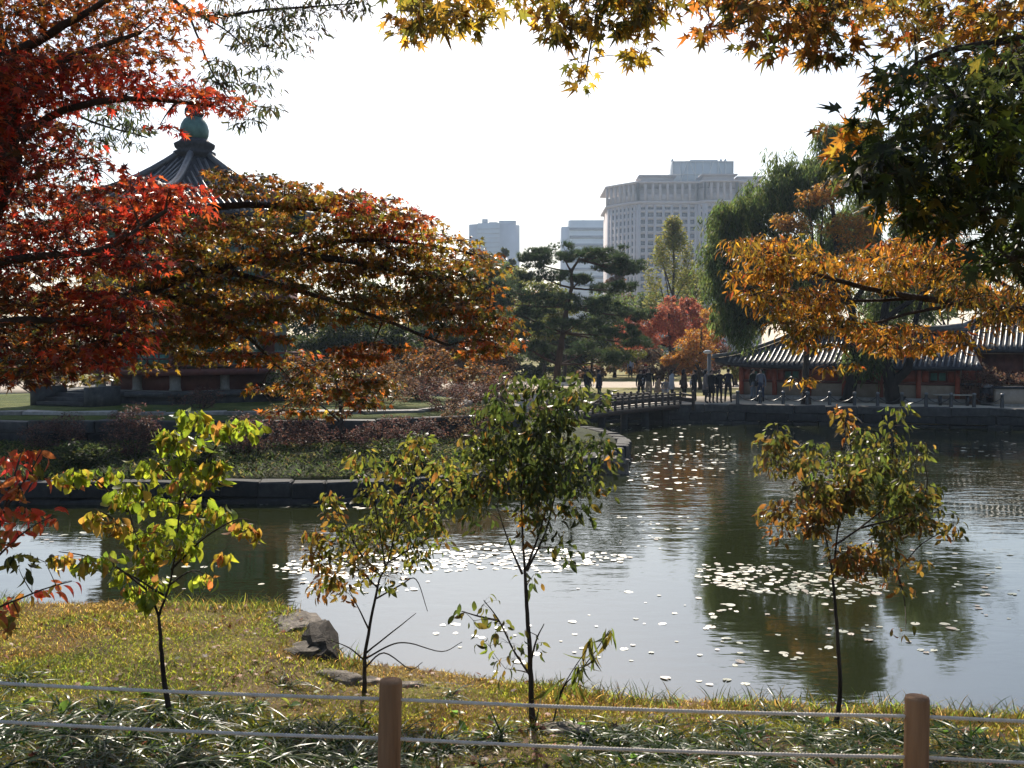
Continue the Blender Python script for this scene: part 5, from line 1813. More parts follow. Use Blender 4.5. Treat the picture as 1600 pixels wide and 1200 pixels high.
cl += poly_clumps([(-40, 90), (180, 100), (290, 135), (375, 168), (330, 172), (200, 160), (80, 170), (-40, 200)], 44, 5.9, 6.8, .22, 24, RED)
cl += poly_clumps([(-40, 180), (60, 180), (150, 260), (220, 320), (300, 325), (290, 350), (240, 420), (100, 430), (-40, 420)], 62, 5.9, 6.9, .24, 24, RED + DKRED)
cl += poly_clumps([(-40, 100), (60, 150), (110, 230), (170, 320), (180, 430), (-40, 440)], 44, 6.7, 7.4, .26, 24, DKRED + REDOR)
cl += poly_clumps([(-40, -30), (230, -30), (220, 90), (120, 110), (-40, 120)], 24, 6.6, 7.3, .24, 24, DKRED + REDOR)
cl += poly_clumps([(-40, 430), (160, 440), (170, 560), (-40, 590)], 18, 6.6, 7.2, .24, 24, DKRED + OLV)
cl += poly_clumps([(-40, 430), (100, 440), (215, 470), (225, 500), (190, 550), (120, 600), (-40, 590)], 36, 5.9, 6.8, .22, 24, REDOR + DKRED)
cl += poly_clumps([(200, 275), (300, 285), (310, 335), (220, 340)], 12, 5.9, 6.6, .16, 20, RED)
cl += poly_clumps([(120, 450), (215, 465), (215, 540), (150, 600), (110, 590)], 12, 5.7, 6.2, .18, 22, RED)
cl += poly_clumps([(-300, -300), (300, -300), (300, -60), (-300, -60)], 30, 5.6, 8.5, .4, 30, REDOR)
cl += poly_clumps([(-400, -60), (-60, -60), (-60, 500), (-400, 500)], 34, 5.8, 8.0, .4, 28, DKRED + RED)
cl += [(P(185, 290, 6.1), .1, 9, RED), (P(250, 195, 6.2), .08, 6, RED), (P(275, 205, 6.2), .08, 6, RED), (P(365, 172, 6.1), .11, 12, RED), (P(300, 140, 6.1), .13, 16, RED), (P(325, 155, 6.1), .11, 14, RED)]
build_tree('red_maple_tree', 'scarlet maple leaning in over the fence, its trunk barely in view', 'tree', lm, cl, T_MAPLE, .062, M_LEAF, base=b0, dens=1.8, flat=.26, droop=.35, up=.9, twig=.004)

YOR = [((.20, .13, .014), 3), ((.15, .13, .015), 3), ((.25, .12, .014), 2)]
# broad orange-brown maple
b0 = gpt(-520, 9.6 * .9)
DS = 0.89
tr = [b0, P(-470, 900, 9.6), P(-400, 700, 9.6), P(-330, 560, 9.5), P(-260, 400, 9.5), P(-200, 220, 9.5)]
lm = [(tr, .2, .1), ([P(-330, 560, 9.5), P(-120, 505, 9.4), P(60, 470, 9.3), P(200, 458, 9.2), P(330, 420, 9.1), P(440, 400, 9.0), P(560, 410, 9.0), P(690, 440, 8.9)], .09, .02),
      ([P(230, 450, 9.2), P(320, 485, 9.0), P(390, 530, 8.9), P(430, 570, 8.8)], .03, .012), ([P(330, 420, 9.1), P(400, 435, 9.0), P(520, 470, 8.8), P(600, 500, 8.7), P(700, 540, 8.7)], .032, .012),
      ([P(-260, 400, 9.5), P(0, 360, 9.6), P(200, 340, 9.6), P(380, 320, 9.5), P(520, 330, 9.4), P(640, 350, 9.3)], .07, .014), ([P(440, 400, 9.0), P(560, 375, 9.2), P(680, 385, 9.3), P(750, 400, 9.2)], .03, .01)]
cl = []
cl += poly_clumps([(210, 345), (310, 338), (410, 335), (440, 300), (480, 295), (600, 318), (650, 350), (740, 385), (770, 400), (740, 430), (560, 430), (420, 420), (260, 400)], 130, 8.6, 9.9, .2, 30, ORBR + YOR)
cl += poly_clumps([(540, 300), (610, 310), (665, 345), (680, 370), (600, 375), (550, 350)], 15, 8.6, 9.6, .18, 30, RED + REDOR)
cl += poly_clumps([(330, 262), (480, 290), (470, 315), (340, 300)], 14, 8.8, 9.6, .16, 26, ORBR)
cl += poly_clumps([(140, 420), (250, 400), (440, 420), (450, 500), (410, 560), (300, 590), (190, 590), (140, 500)], 34, 8.5, 9.8, .2, 28, OLV + ORBR + YOR)
cl += poly_clumps([(60, 420), (220, 400), (440, 430), (700, 440), (720, 480), (640, 500), (440, 500), (300, 560), (180, 560), (60, 500)], 84, 8.5, 9.8, .2, 28, OLV + ORBR + YOR)
cl += poly_clumps([(700, 470), (780, 480), (800, 520), (795, 550), (740, 555), (690, 520)], 18, 8.4, 9.4, .2, 34, REDOR + OLV)
cl += poly_clumps([(520, 540), (630, 535), (635, 560), (540, 570)], 7, 8.5, 9.1, .15, 26, REDOR)
cl += poly_clumps([(280, 470), (420, 480), (450, 540), (400, 570), (300, 560)], 14, 8.4, 9.4, .2, 34, ORBR + REDOR)
cl += poly_clumps([(360, 550), (560, 540), (590, 620), (560, 650), (440, 650), (400, 600)], 16, 8.4, 9.6, .17, 20, REDOR + OLV + ORBR)
cl += poly_clumps([(480, 600), (600, 590), (590, 640), (500, 645)], 6, 8.4, 9.0, .15, 24, REDOR + OLV)
cl += poly_clumps([(440, 400), (620, 390), (780, 410), (780, 450), (700, 500), (560, 500), (450, 470)], 34, 8.4, 10.0, .2, 34, OLV + ORBR)
cl += poly_clumps([(610, 440), (720, 420), (740, 470), (640, 490)], 10, 8.6, 9.6, .2, 32, OLV)
cl += poly_clumps([(0, 520), (150, 520), (160, 590), (60, 600), (0, 590)], 12, 8.4, 9.6, .2, 28, OLV)
cl += poly_clumps([(-500, 100), (-60, 100), (-60, 520), (-500, 520)], 36, 8.4, 11, .45, 40, ORBR + OLV)
lm = [(p_, a * DS, b_ * DS) for (p_, a, b_) in lm]
build_tree('orange_maple_tree', 'broad maple with orange-brown leaves spreading low across the pavilion', 'tree', lm, cl, T_MAPLE5, .055, M_LEAF, base=b0, dens=1.9, flat=.26, droop=.6, up=.8, twig=.0045)
DS = 1.0

# fine dark-leaved tree: twigs against the sky
b0 = gpt(-700, 11.0)
tr = [b0, P(-560, 700, 11), P(-380, 300, 10.8), P(-150, -50, 10.5), P(60, -220, 10.2)]
lm = [(tr, .2, .07), ([P(60, -220, 10.2), P(200, -80, 10), P(300, 20, 9.8), P(420, 15, 9.7), P(560, 5, 9.6)], .04, .006), ([P(290, 10, 9.8), P(310, 60, 9.7), P(335, 120, 9.6), P(370, 170, 9.6)], .014, .005),
      ([P(300, 20, 9.8), P(350, 45, 9.7), P(400, 90, 9.7)], .012, .005), ([P(-150, -50, 10.5), P(0, 100, 10.4), P(120, 180, 10.2), P(230, 215, 10)], .03, .007)]
cl = []
cl += poly_clumps([(330, 0), (480, 0), (490, 60), (450, 90), (380, 70), (340, 30)], 17, 9.3, 10.1, .2, 26, TWG)
cl += poly_clumps([(480, -20), (600, -20), (600, 15), (520, 30), (480, 20)], 8, 9.4, 9.9, .16, 22, TWG)
cl += poly_clumps([(345, 95), (420, 110), (430, 180), (390, 205), (350, 150), (320, 120)], 11, 9.4, 9.9, .16, 22, TWG)
cl += [(P(405, 60, 9.6), .14, 18, TWG), (P(330, 25, 9.7), .12, 14, TWG), (P(370, 195, 9.6), .12, 16, TWG), (P(425, 170, 9.6), .1, 10, TWG)]
cl += poly_clumps([(100, 150), (200, 160), (250, 220), (210, 235), (120, 220)], 14, 9.6, 10.6, .2, 22, DGRN + TWG)
cl += poly_clumps([(-200, -250), (560, -250), (560, -40), (-200, -40)], 30, 9.3, 11, .4, 30, TWG)
cl += poly_clumps([(-100, 200), (130, 220), (140, 330), (-100, 330)], 12, 9.8, 11, .26, 24, TWG)
build_tree('fine_leaved_tree', 'dark twigs of a fine-leaved tree hanging against the white sky', 'tree', lm, cl, T_LANCE, .07, M_LEAF, base=b0, dens=1.9, flat=.3, droop=.5, up=.9, twig=.0035, subtwig=.5)

# maple overhead on the other side: gold at the top, deep green below
b0 = gpt(2350, 4.3)
tr = [b0, P(2330, 800, 4.3), P(2260, 400, 4.3), P(2150, 0, 4.4), P(2000, -400, 4.5)]
lm = [(tr, .16, .09), ([P(2150, 0, 4.4), P(1900, -120, 4.5), P(1600, -110, 4.6), P(1300, -90, 4.6), P(1000, -60, 4.6), P(700, -50, 4.5)], .05, .008), ([P(2260, 400, 4.3), P(2000, 260, 4.3), P(1750, 220, 4.3), P(1560, 250, 4.2), P(1430, 300, 4.2)], .05, .01),
      ([P(2150, 0, 4.4), P(1850, 50, 4.5), P(1600, 60, 4.5), P(1450, 90, 4.6), P(1390, 150, 4.6)], .035, .006), ([P(2000, 260, 4.3), P(1750, 350, 4.1), P(1600, 400, 4.1), P(1520, 420, 4.1)], .03, .008),
      ([P(990, -60, 4.6), P(940, 0, 4.6), P(925, 60, 4.6), P(915, 120, 4.6)], .008, .003), ([P(1300, -90, 4.6), P(1230, 0, 4.6), P(1140, 45, 4.6)], .012, .004)]
cl = []
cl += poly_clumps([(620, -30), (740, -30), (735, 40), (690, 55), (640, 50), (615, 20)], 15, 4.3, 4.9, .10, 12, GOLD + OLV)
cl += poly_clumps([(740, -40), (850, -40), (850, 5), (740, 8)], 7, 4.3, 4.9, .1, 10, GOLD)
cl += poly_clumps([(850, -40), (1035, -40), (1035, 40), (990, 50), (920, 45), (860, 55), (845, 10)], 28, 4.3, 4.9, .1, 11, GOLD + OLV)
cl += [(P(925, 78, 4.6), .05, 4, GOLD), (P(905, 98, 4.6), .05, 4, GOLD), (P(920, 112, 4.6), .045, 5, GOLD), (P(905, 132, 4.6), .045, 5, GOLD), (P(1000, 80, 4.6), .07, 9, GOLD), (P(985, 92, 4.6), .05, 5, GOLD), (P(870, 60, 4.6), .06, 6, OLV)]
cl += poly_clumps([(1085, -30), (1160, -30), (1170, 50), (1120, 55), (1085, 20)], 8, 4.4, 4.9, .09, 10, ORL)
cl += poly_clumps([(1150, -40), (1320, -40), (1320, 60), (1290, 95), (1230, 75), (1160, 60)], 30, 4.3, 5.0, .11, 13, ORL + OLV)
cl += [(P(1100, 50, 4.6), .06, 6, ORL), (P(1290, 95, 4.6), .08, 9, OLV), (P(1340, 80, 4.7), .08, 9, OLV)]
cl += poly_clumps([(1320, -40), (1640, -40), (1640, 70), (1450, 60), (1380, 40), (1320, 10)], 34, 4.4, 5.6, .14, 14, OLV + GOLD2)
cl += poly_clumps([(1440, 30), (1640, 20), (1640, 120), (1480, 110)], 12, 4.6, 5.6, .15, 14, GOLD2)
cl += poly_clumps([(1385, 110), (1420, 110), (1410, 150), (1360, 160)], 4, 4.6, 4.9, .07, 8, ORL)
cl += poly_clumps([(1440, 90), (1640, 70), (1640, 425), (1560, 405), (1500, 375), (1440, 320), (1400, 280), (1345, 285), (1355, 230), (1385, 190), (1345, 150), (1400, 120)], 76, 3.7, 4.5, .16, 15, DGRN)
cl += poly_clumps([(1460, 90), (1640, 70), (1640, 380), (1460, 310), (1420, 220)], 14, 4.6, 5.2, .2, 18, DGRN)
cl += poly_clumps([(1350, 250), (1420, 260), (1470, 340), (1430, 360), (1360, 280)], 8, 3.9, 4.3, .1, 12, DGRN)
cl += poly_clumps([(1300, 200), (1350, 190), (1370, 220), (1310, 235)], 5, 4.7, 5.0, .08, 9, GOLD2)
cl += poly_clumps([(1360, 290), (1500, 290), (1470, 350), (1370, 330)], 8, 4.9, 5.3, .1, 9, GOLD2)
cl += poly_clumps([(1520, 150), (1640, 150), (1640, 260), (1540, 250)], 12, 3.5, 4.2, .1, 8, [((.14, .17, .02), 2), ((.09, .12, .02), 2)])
cl += poly_clumps([(1400, 180), (1560, 160), (1560, 330), (1450, 320)], 10, 3.6, 4.4, .1, 7, [((.12, .14, .018), 2), ((.16, .13, .016), 1)])
# unseen clumps added outside the frame, sunward and overhead, to shade the crown
for k in range(70):
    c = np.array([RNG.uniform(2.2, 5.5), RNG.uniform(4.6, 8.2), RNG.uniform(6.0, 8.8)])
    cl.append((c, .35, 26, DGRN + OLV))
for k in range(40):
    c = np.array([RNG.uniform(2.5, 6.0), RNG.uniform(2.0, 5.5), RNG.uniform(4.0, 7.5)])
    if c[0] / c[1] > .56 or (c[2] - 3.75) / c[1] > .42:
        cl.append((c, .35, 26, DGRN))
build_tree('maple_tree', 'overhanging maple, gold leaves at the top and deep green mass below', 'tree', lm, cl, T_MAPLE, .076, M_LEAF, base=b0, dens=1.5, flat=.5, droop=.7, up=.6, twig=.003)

# golden cherry, drooping leaves
b0 = gpt(2300, 8.4)
tr = [b0, P(2260, 900, 8.4), P(2180, 700, 8.4), P(2100, 520, 8.4), P(2040, 300, 8.4)]
lm = [(tr, .17, .08), ([P(2100, 560, 8.4), P(1850, 530, 8.3), P(1640, 495, 8.2), P(1520, 475, 8.1), P(1400, 460, 8.0), P(1280, 430, 7.9), P(1220, 405, 7.8)], .06, .009), ([P(1500, 475, 8.1), P(1420, 490, 8.0), P(1360, 505, 7.9), P(1290, 500, 7.8)], .016, .006),
      ([P(1450, 465, 8.0), P(1330, 470, 8.2), P(1240, 460, 8.2), P(1160, 440, 8.1)], .016, .006), ([P(1640, 495, 8.2), P(1560, 440, 8.3), P(1470, 410, 8.3), P(1400, 390, 8.3)], .022, .007)]
cl = []
cl += poly_clumps([(1145, 372), (1280, 370), (1290, 420), (1200, 440), (1150, 410)], 27, 7.4, 8.6, .16, 22, GOLD2)
cl += poly_clumps([(1280, 400), (1330, 395), (1420, 372), (1500, 400), (1500, 430), (1400, 450), (1290, 440)], 36, 7.4, 8.8, .16, 22, GOLD2)
cl += poly_clumps([(1370, 370), (1480, 370), (1510, 405), (1400, 400)], 13, 7.8, 8.8, .14, 20, REDOR + ORL)
cl += poly_clumps([(1430, 420), (1620, 410), (1640, 510), (1560, 520), (1480, 470)], 42, 7.4, 8.8, .17, 22, OLV + GOLD2)
cl += poly_clumps([(1130, 425), (1200, 420), (1210, 445), (1135, 440)], 7, 7.6, 8.2, .1, 14, GOLD2)
cl += poly_clumps([(1160, 450), (1290, 450), (1320, 500), (1200, 505)], 22, 7.4, 8.5, .15, 20, GOLD2)
cl += poly_clumps([(1210, 500), (1330, 500), (1330, 540), (1240, 545)], 13, 7.4, 8.4, .14, 20, GOLD2 + OLV)
cl += poly_clumps([(1330, 505), (1500, 510), (1510, 545), (1360, 550)], 21, 7.4, 8.4, .14, 20, GOLD2 + ORL)
cl += [(P(1250, 595, 7.8), .13, 18, GOLD2), (P(1290, 575, 7.8), .08, 9, GOLD2), (P(1335, 570, 7.8), .1, 10, GOLD2 + ORL)]
cl += poly_clumps([(1660, 380), (2100, 300), (2150, 560), (1660, 540)], 30, 7.4, 9.4, .35, 30, GOLD2 + OLV)
build_tree('golden_cherry_tree', 'golden orange drooping leaves on long branches before the tiled roofs', 'tree', lm, cl, T_LANCE, .062, M_LEAF, base=b0, dens=2.2, flat=.3, droop=.8, up=.7, twig=.004)

# ------------------------------------------------------------------ saplings
LIME = [((.15, .185, .014), 4), ((.20, .215, .018), 3), ((.10, .14, .014), 2), ((.25, .17, .025), 1), ((.26, .11, .03), .5)]
LIMEO = [((.22, .19, .02), 3), ((.27, .15, .03), 2), ((.28, .10, .03), 1)]
BGRN = [((.075, .090, .014), 4), ((.11, .115, .016), 3), ((.15, .12, .018), 2), ((.17, .085, .018), 1)]
BORG = [((.18, .08, .018), 3), ((.15, .105, .018), 2), ((.10, .10, .016), 2)]
CGRN = [((.030, .042, .010), 4), ((.045, .056, .012), 3), ((.085, .09, .015), 1), ((.16, .09, .015), .3)]
CORG = [((.18, .09, .015), 2), ((.10, .10, .015), 2), ((.05, .065, .014), 1)]
DMIX = [((.075, .068, .013), 3), ((.11, .09, .015), 2), ((.13, .065, .015), 2), ((.055, .06, .014), 3)]
DORG = [((.17, .07, .016), 3), ((.13, .085, .015), 2), ((.09, .07, .014), 2)]
DGR2 = [((.06, .075, .014), 3), ((.09, .095, .016), 2), ((.12, .09, .015), 1)]


def sapling(name, label, base, d, trunk, branches, clumps, tmpl, size, rad, cnt, r0, droop, palette, flat=.8, up=.6, spread=.8, single=300, subtwig=.5, dspread=.28):
    b0 = gpt(base[0], d)
    off = {}

    def pt(x, y, dd=0): return P(x, y, d + dd)
    lm = [([b0] + [pt(x, y) for x, y in trunk], r0, r0 * .45)]
    for br_ in branches:
        end = RNG.uniform(-dspread, dspread) * 1.5
        n_ = len(br_)
        lm.append(([pt(x, y, end * i / max(1, n_ - 1)) for i, (x, y) in enumerate(br_)], r0 * .42, r0 * .14))
    cl = []
    for c in clumps:
        x, y = c[0], c[1]
        pl_ = c[2] if len(c) > 2 else palette
        k = c[3] if len(c) > 3 else 1
        cl.append((P(x, y, d + RNG.normal(0, dspread)), rad * RNG.uniform(.8, 1.25), max(2, int(cnt * k * RNG.uniform(.75, 1.25))), pl_))
    return build_tree(name, label, 'tree', lm, cl, tmpl, size, M_LEAF, base=b0, flat=flat, droop=droop, up=up, spread=spread, twig=.0032, single=single, subtwig=subtwig, group='saplings on the near bank')


sapling('sapling', 'lime-leaved sapling with drooping broad leaves on the grass bank', (260, 1125), 8.8,
        [(256, 1060), (251, 1000), (248, 962)],
        [[(248, 962), (268, 900), (280, 800), (283, 720), (285, 655)], [(248, 962), (225, 900), (210, 830), (195, 780), (172, 735)], [(268, 890), (320, 840), (370, 812), (398, 815)], [(277, 800), (310, 740), (340, 695), (372, 662)],
         [(215, 850), (175, 810), (148, 795)], [(200, 800), (150, 750), (112, 738)], [(240, 930), (180, 885), (130, 868), (92, 862)], [(281, 760), (245, 725), (228, 715)], [(262, 915), (300, 892), (325, 900)], [(255, 930), (215, 905), (190, 892)]],
        [(288, 648), (300, 652), (256, 676), (268, 680), (300, 690), (338, 668), (352, 672), (372, 662), (386, 668), (228, 722), (245, 735), (285, 722), (300, 735), (334, 726), (325, 745), (108, 745, LIMEO), (120, 738), (168, 742), (196, 765), (182, 780), (148, 805, LIMEO), (215, 785), (210, 760), (285, 785), (318, 790), (345, 800),
         (376, 820), (394, 830, LIMEO), (350, 868, LIMEO, .7), (300, 850, LIME, .8), (240, 862), (140, 880), (100, 872, LIMEO, .7), (170, 872), (190, 895), (320, 905, LIME, .7), (262, 835), (250, 785), (212, 835), (228, 930), (205, 918), (292, 752), (272, 700), (255, 820), (232, 880), (275, 860), (265, 760), (182, 820, LIMEO), (300, 820), (245, 905)],
        T_OBOV, .092, .12, 30, .028, 1.4, LIME, flat=.55, spread=.75)

sapling('sapling', 'slim green and orange sapling beside the shore rocks', (567, 1088), 10.3,
        [(570, 1030), (580, 965), (593, 905)],
        [[(593, 905), (607, 875), (620, 820), (640, 760), (655, 690)], [(595, 900), (560, 860), (530, 800), (515, 775)], [(602, 885), (588, 800), (575, 750), (562, 700)], [(620, 820), (670, 790), (700, 760), (708, 735)], [(605, 880), (650, 852), (690, 830)],
         [(590, 918), (550, 882), (505, 868), (487, 835)], [(577, 985), (560, 950), (545, 922)], [(572, 1020), (620, 982), (650, 958)], [(570, 1030), (610, 1008), (640, 1005), (690, 1018), (722, 1003)], [(568, 1030), (545, 1012), (516, 1000)], [(588, 935), (625, 915), (650, 905), (668, 955)], [(569, 1045), (600, 1020), (640, 1045), (660, 1035)]],
        [(655, 688), (645, 705), (662, 722), (562, 712), (570, 735), (612, 745), (578, 770), (650, 765), (692, 740), (702, 765), (622, 790), (516, 780), (522, 805, BORG), (494, 838, BORG), (490, 865, BORG), (522, 850), (560, 832), (592, 850), (642, 830), (680, 822), (690, 848), (560, 882, BORG), (520, 905, BORG), (502, 918, BORG), (540, 925, BORG, .6),
         (622, 862), (652, 872), (592, 800), (640, 735), (670, 780), (600, 770), (545, 860), (660, 800), (580, 820), (610, 830), (505, 885, BORG), (620, 720), (685, 790), (635, 800), (535, 830), (570, 900, BORG, .6), (650, 845), (700, 720, BGRN, .6), (605, 900), (575, 860)],
        T_OVAL, .078, .15, 38, .025, .7, BGRN)

ccl = []
for (x, y, rx, ry, n, p_) in ((835, 640, 80, 50, 26, CGRN), (840, 710, 112, 60, 36, CGRN), (800, 775, 75, 34, 6, CORG), (810, 760, 85, 40, 8, CGRN), (890, 760, 62, 50, 15, CGRN), (735, 750, 30, 50, 8, BGRN), (900, 620, 50, 30, 6, CGRN)):
    for k in range(n):
        a = RNG.uniform(0, 6.28); q = RNG.random() ** .5
        ccl.append((x + rx * q * math.cos(a), y + ry * q * math.sin(a), p_))
ccl += [(880, 790, CORG), (860, 820), (875, 850), (890, 862, CGRN, .6), (812, 800, CORG, .6), (815, 840, CORG, .5), (950, 770, CORG, .5), (940, 690), (955, 720, CORG, .5), (905, 600), (830, 598), (760, 640), (735, 690, BGRN), (765, 800, CGRN, .6), (745, 815, CGRN, .5), (830, 905, CGRN, .5), (700, 720, BGRN, .6),
        (780, 975, DGR2, .5), (755, 945, DGR2, .4), (795, 1005, DGR2, .5), (740, 970, DGR2, .35), (805, 1030, DGR2, .5), (765, 1010, DGR2, .5), (820, 985, DGR2, .3), (835, 1010, DGR2, .4), (790, 1045, DGR2, .35), (720, 955, DGR2, .3)]
sapling('sapling', 'dense dark-leaved sapling in the middle with a straight thin trunk', (832, 1130), 9.4,
        [(829, 1060), (826, 985), (822, 925), (820, 892)],
        [[(820, 892), (815, 800), (815, 700), (820, 615)], [(822, 890), (845, 825), (862, 755), (882, 680)], [(823, 892), (852, 832), (872, 760), (908, 690)], [(816, 897), (796, 850), (776, 790)], [(831, 1060), (802, 1015), (780, 970), (756, 938)], [(780, 970), (745, 962), (722, 955)], [(828, 1040), (838, 1000), (850, 975)]],
        ccl, T_OVAL, .082, .15, 23, .03, .9, CGRN)

dcl = []
for (x, y, rx, ry, n, p_) in ((1330, 720, 75, 40, 16, DGR2), (1350, 770, 95, 42, 24, DMIX), (1260, 790, 60, 35, 12, DORG), (1420, 750, 40, 50, 10, DGR2), (1230, 710, 34, 28, 8, DMIX), (1360, 860, 55, 30, 10, DORG), (1400, 820, 50, 30, 8, DMIX)):
    for k in range(n):
        a = RNG.uniform(0, 6.28); q = RNG.random() ** .5
        dcl.append((x + rx * q * math.cos(a), y + ry * q * math.sin(a), p_))
dcl += [(1318, 645, DORG, .7), (1325, 670, DORG, .7), (1400, 640, DGR2, .6), (1398, 665, DGR2, .7), (1390, 690), (1200, 690, DMIX, .7), (1215, 672, DGR2, .5), (1440, 700, DGR2, .7), (1222, 835, DORG, .6), (1240, 820, DORG), (1405, 915, DORG, .5), (1440, 880, DORG, .5), (1490, 822, DMIX, .5), (1475, 830, DORG, .5), (1465, 795, DGR2, .4), (1415, 985, DORG, .15)]
sapling('sapling', 'wide-crowned olive and orange sapling on the bank by the second fence post', (1312, 1135), 9.5,
        [(1313, 1080), (1309, 1000), (1304, 935), (1300, 893)],
        [[(1300, 893), (1290, 840), (1270, 780), (1237, 722), (1212, 692)], [(1303, 888), (1310, 822), (1325, 760), (1330, 700), (1320, 652)], [(1308, 850), (1350, 820), (1392, 780), (1400, 720), (1400, 650)], [(1345, 825), (1420, 802), (1448, 762), (1442, 708)], [(1303, 893), (1350, 880), (1400, 890), (1440, 850), (1488, 824)], [(1400, 890), (1412, 930), (1416, 975)]],
        dcl, T_OVAL, .074, .14, 38, .026, .8, DMIX)

# long-leaved shoots by the dark sapling
b0 = gpt(862, 9.2)
DS = 1.07
lm = [([b0, P(880, 1075, 8.6), P(905, 1050, 8.6), P(930, 1018, 8.6), P(952, 985, 8.6)], .008, .004), ([P(868, 1095, 8.6), P(892, 1052, 8.55), P(912, 1022, 8.5), P(925, 1000, 8.5)], .006, .003)]
cl = [(P(952, 985, 8.6), .05, 9, DGR2), (P(925, 1000, 8.5), .05, 7, DGR2), (P(935, 1020, 8.6), .06, 5, DGR2), (P(915, 1035, 8.6), .06, 5, DGR2), (P(890, 1060, 8.6), .07, 7, DGR2), (P(872, 1075, 8.6), .06, 5, BGRN), (P(905, 1040, 8.5), .05, 4, DGR2)]
build_tree('shoot', 'upright green shoots with long hanging leaves by the water', 'plant', lm, cl, T_LONG, .2, M_LEAF, base=b0, droop=1.3, spread=.9, twig=.002, subtwig=0)

DS = 1.0
# red shrub at the edge
RSH = [((.40, .035, .035), 3), ((.32, .03, .02), 3), ((.36, .10, .03), 2), ((.24, .13, .025), 1)]
RSO = [((.32, .13, .03), 3), ((.34, .07, .03), 2), ((.18, .14, .02), 2)]
b0 = gpt(-60, 6.3)
lm = [([b0, P(-40, 1000, 6.3), P(-20, 900, 6.3), P(5, 800, 6.3), P(30, 720, 6.3)], .02, .006), ([P(-30, 960, 6.3), P(20, 940, 6.2), P(70, 920, 6.2), P(112, 908, 6.1)], .008, .003), ([P(-15, 880, 6.3), P(40, 830, 6.2), P(85, 805, 6.2)], .008, .003), ([P(5, 800, 6.3), P(45, 740, 6.3), P(65, 705, 6.3)], .008, .003)]
cl = [(P(x, y, 6.3 + RNG.normal(0, .12)), .075, k, p_) for (x, y, k, p_) in ((10, 715, 13, RSH), (35, 705, 13, RSH), (60, 708, 10, RSH), (30, 735, 14, RSH), (55, 745, 9, RSH), (5, 760, 14, RSO), (30, 770, 12, RSO), (0, 800, 14, RSH), (40, 795, 12, RSH), (75, 800, 8, RSH), (90, 808, 6, RSH), (60, 815, 8, RSO), (25, 825, 12, RSO), (-5, 850, 14, RSO), (65, 725, 5, LIME),
       (5, 830, 10, RSO), (20, 870, 10, DGRN), (45, 870, 9, DGRN), (70, 878, 6, DGRN), (30, 890, 6, DGRN), (105, 908, 5, RSH), (80, 918, 6, RSH), (50, 928, 8, RSO), (20, 940, 10, RSO), (-10, 960, 12, RSO), (5, 985, 10, DMIX), (30, 965, 6, DMIX), (-30, 760, 20, RSH), (-40, 840, 20, RSO), (-30, 920, 20, RSO))]
build_tree('red_shrub', 'crimson-leaved shrub at the edge of the grass bank', 'shrub', lm, cl, T_OVAL, .075, M_LEAF, base=b0, droop=.7, twig=.0025, subtwig=.4)
# ------------------------------------------------------------------ shore rocks
M_ROCK_DK = rough_mat('dark_rock', [(0.3, (0.02, 0.016, 0.012)), (0.55, (0.06, 0.05, 0.04)), (0.75, (0.18, 0.15, 0.12))], 9, 0.9, 0.9, 0.03, 0.2)


def rock_mesh(seed, sx, sy, sz):
    r = np.random.default_rng(seed)
    bm = bmesh.new()
    bmesh.ops.create_icosphere(bm, subdivisions=3, radius=1)
    off = r.uniform(0, 50, 3)
    for v in bm.verts:
        p = np.array(v.co)
        p = np.sign(p) * np.abs(p) ** .62
        q = p * 1.7 + off
        k = .09 * math.sin(q[0] * 1.3 + q[1]) + .07 * math.sin(q[1] * 2.7 + q[2] * 1.9) + .06 * math.sin(q[0] * 5.1 - q[2] * 3.7) + .04 * math.sin(q[1] * 9 + q[0] * 7)
        p = p * (1 + k + .05 * math.sin(q[0] * 13 + q[2] * 11) * math.sin(q[1] * 15))
        v.co = Vector((p[0] * sx, p[1] * sy, p[2] * sz))
    me = bpy.data.meshes.new('shore_rock')
    bm.to_mesh(me); bm.free()
    me.materials.append(M_ROCK)
    for p in me.polygons: p.use_smooth = (seed % 3 == 0)
    return me


def rock(label, px, py, z, sx, sy, sz, rz, seed):
    d = (CAM_Z - z) * 1600 / (py - 540)
    o = link('shore_rock', rock_mesh(seed, sx, sy, sz))
    o.location = (px_x(px, d), d, z - sz * .95 - .03); o.rotation_euler = (0, 0, rz)
    tag(o, label, 'rock', 'rocks along the near shore')


rock('pale flat rock at the corner of the grass bank', 458, 965, .44, .30, .36, .12, .5, 1)
rock('large dark-sided rock dropping into the water', 494, 986, .5, .24, .5, .5, .2, 2)
bpy.data.objects['shore_rock.001'].data.materials[0] = M_ROCK_DK
rock('brown rock below the large dark one', 502, 1028, .22, .22, .24, .22, .1, 4)
rock('rounded rock between the bank corner and the slim sapling', 470, 1008, .42, .26, .24, .14, .3, 5)
rock('flat stone by the foot of the slim sapling', 525, 1052, .3, .3, .18, .12, -.2, 6)
rock('stone slab behind the slim sapling trunk', 560, 1062, .25, .3, .17, .1, .1, 7)
rock('flat stone just behind the first fence post', 640, 1070, .22, .34, .16, .1, 0, 8)
rock('low stone at the waterline right of the fence post', 690, 1074, .2, .3, .15, .1, -.1, 9)
rock('low dark stone at the waterline beside the long shoots', 965, 1091, .16, .26, .13, .09, 0, 10)
rock('half-buried stone on the waterline in mid bank', 1035, 1097, .14, .28, .12, .08, 0, 11)
rock('small stone at the foot of the dark sapling', 880, 1138, .42, .22, .14, .06, .2, 12)
rock('grey stone under the first sapling leaves near the corner', 440, 955, .42, .25, .2, .12, 0, 13)
rock('stone at the tip of the island', 958, 712, .5, .45, .5, .35, .3, 14)

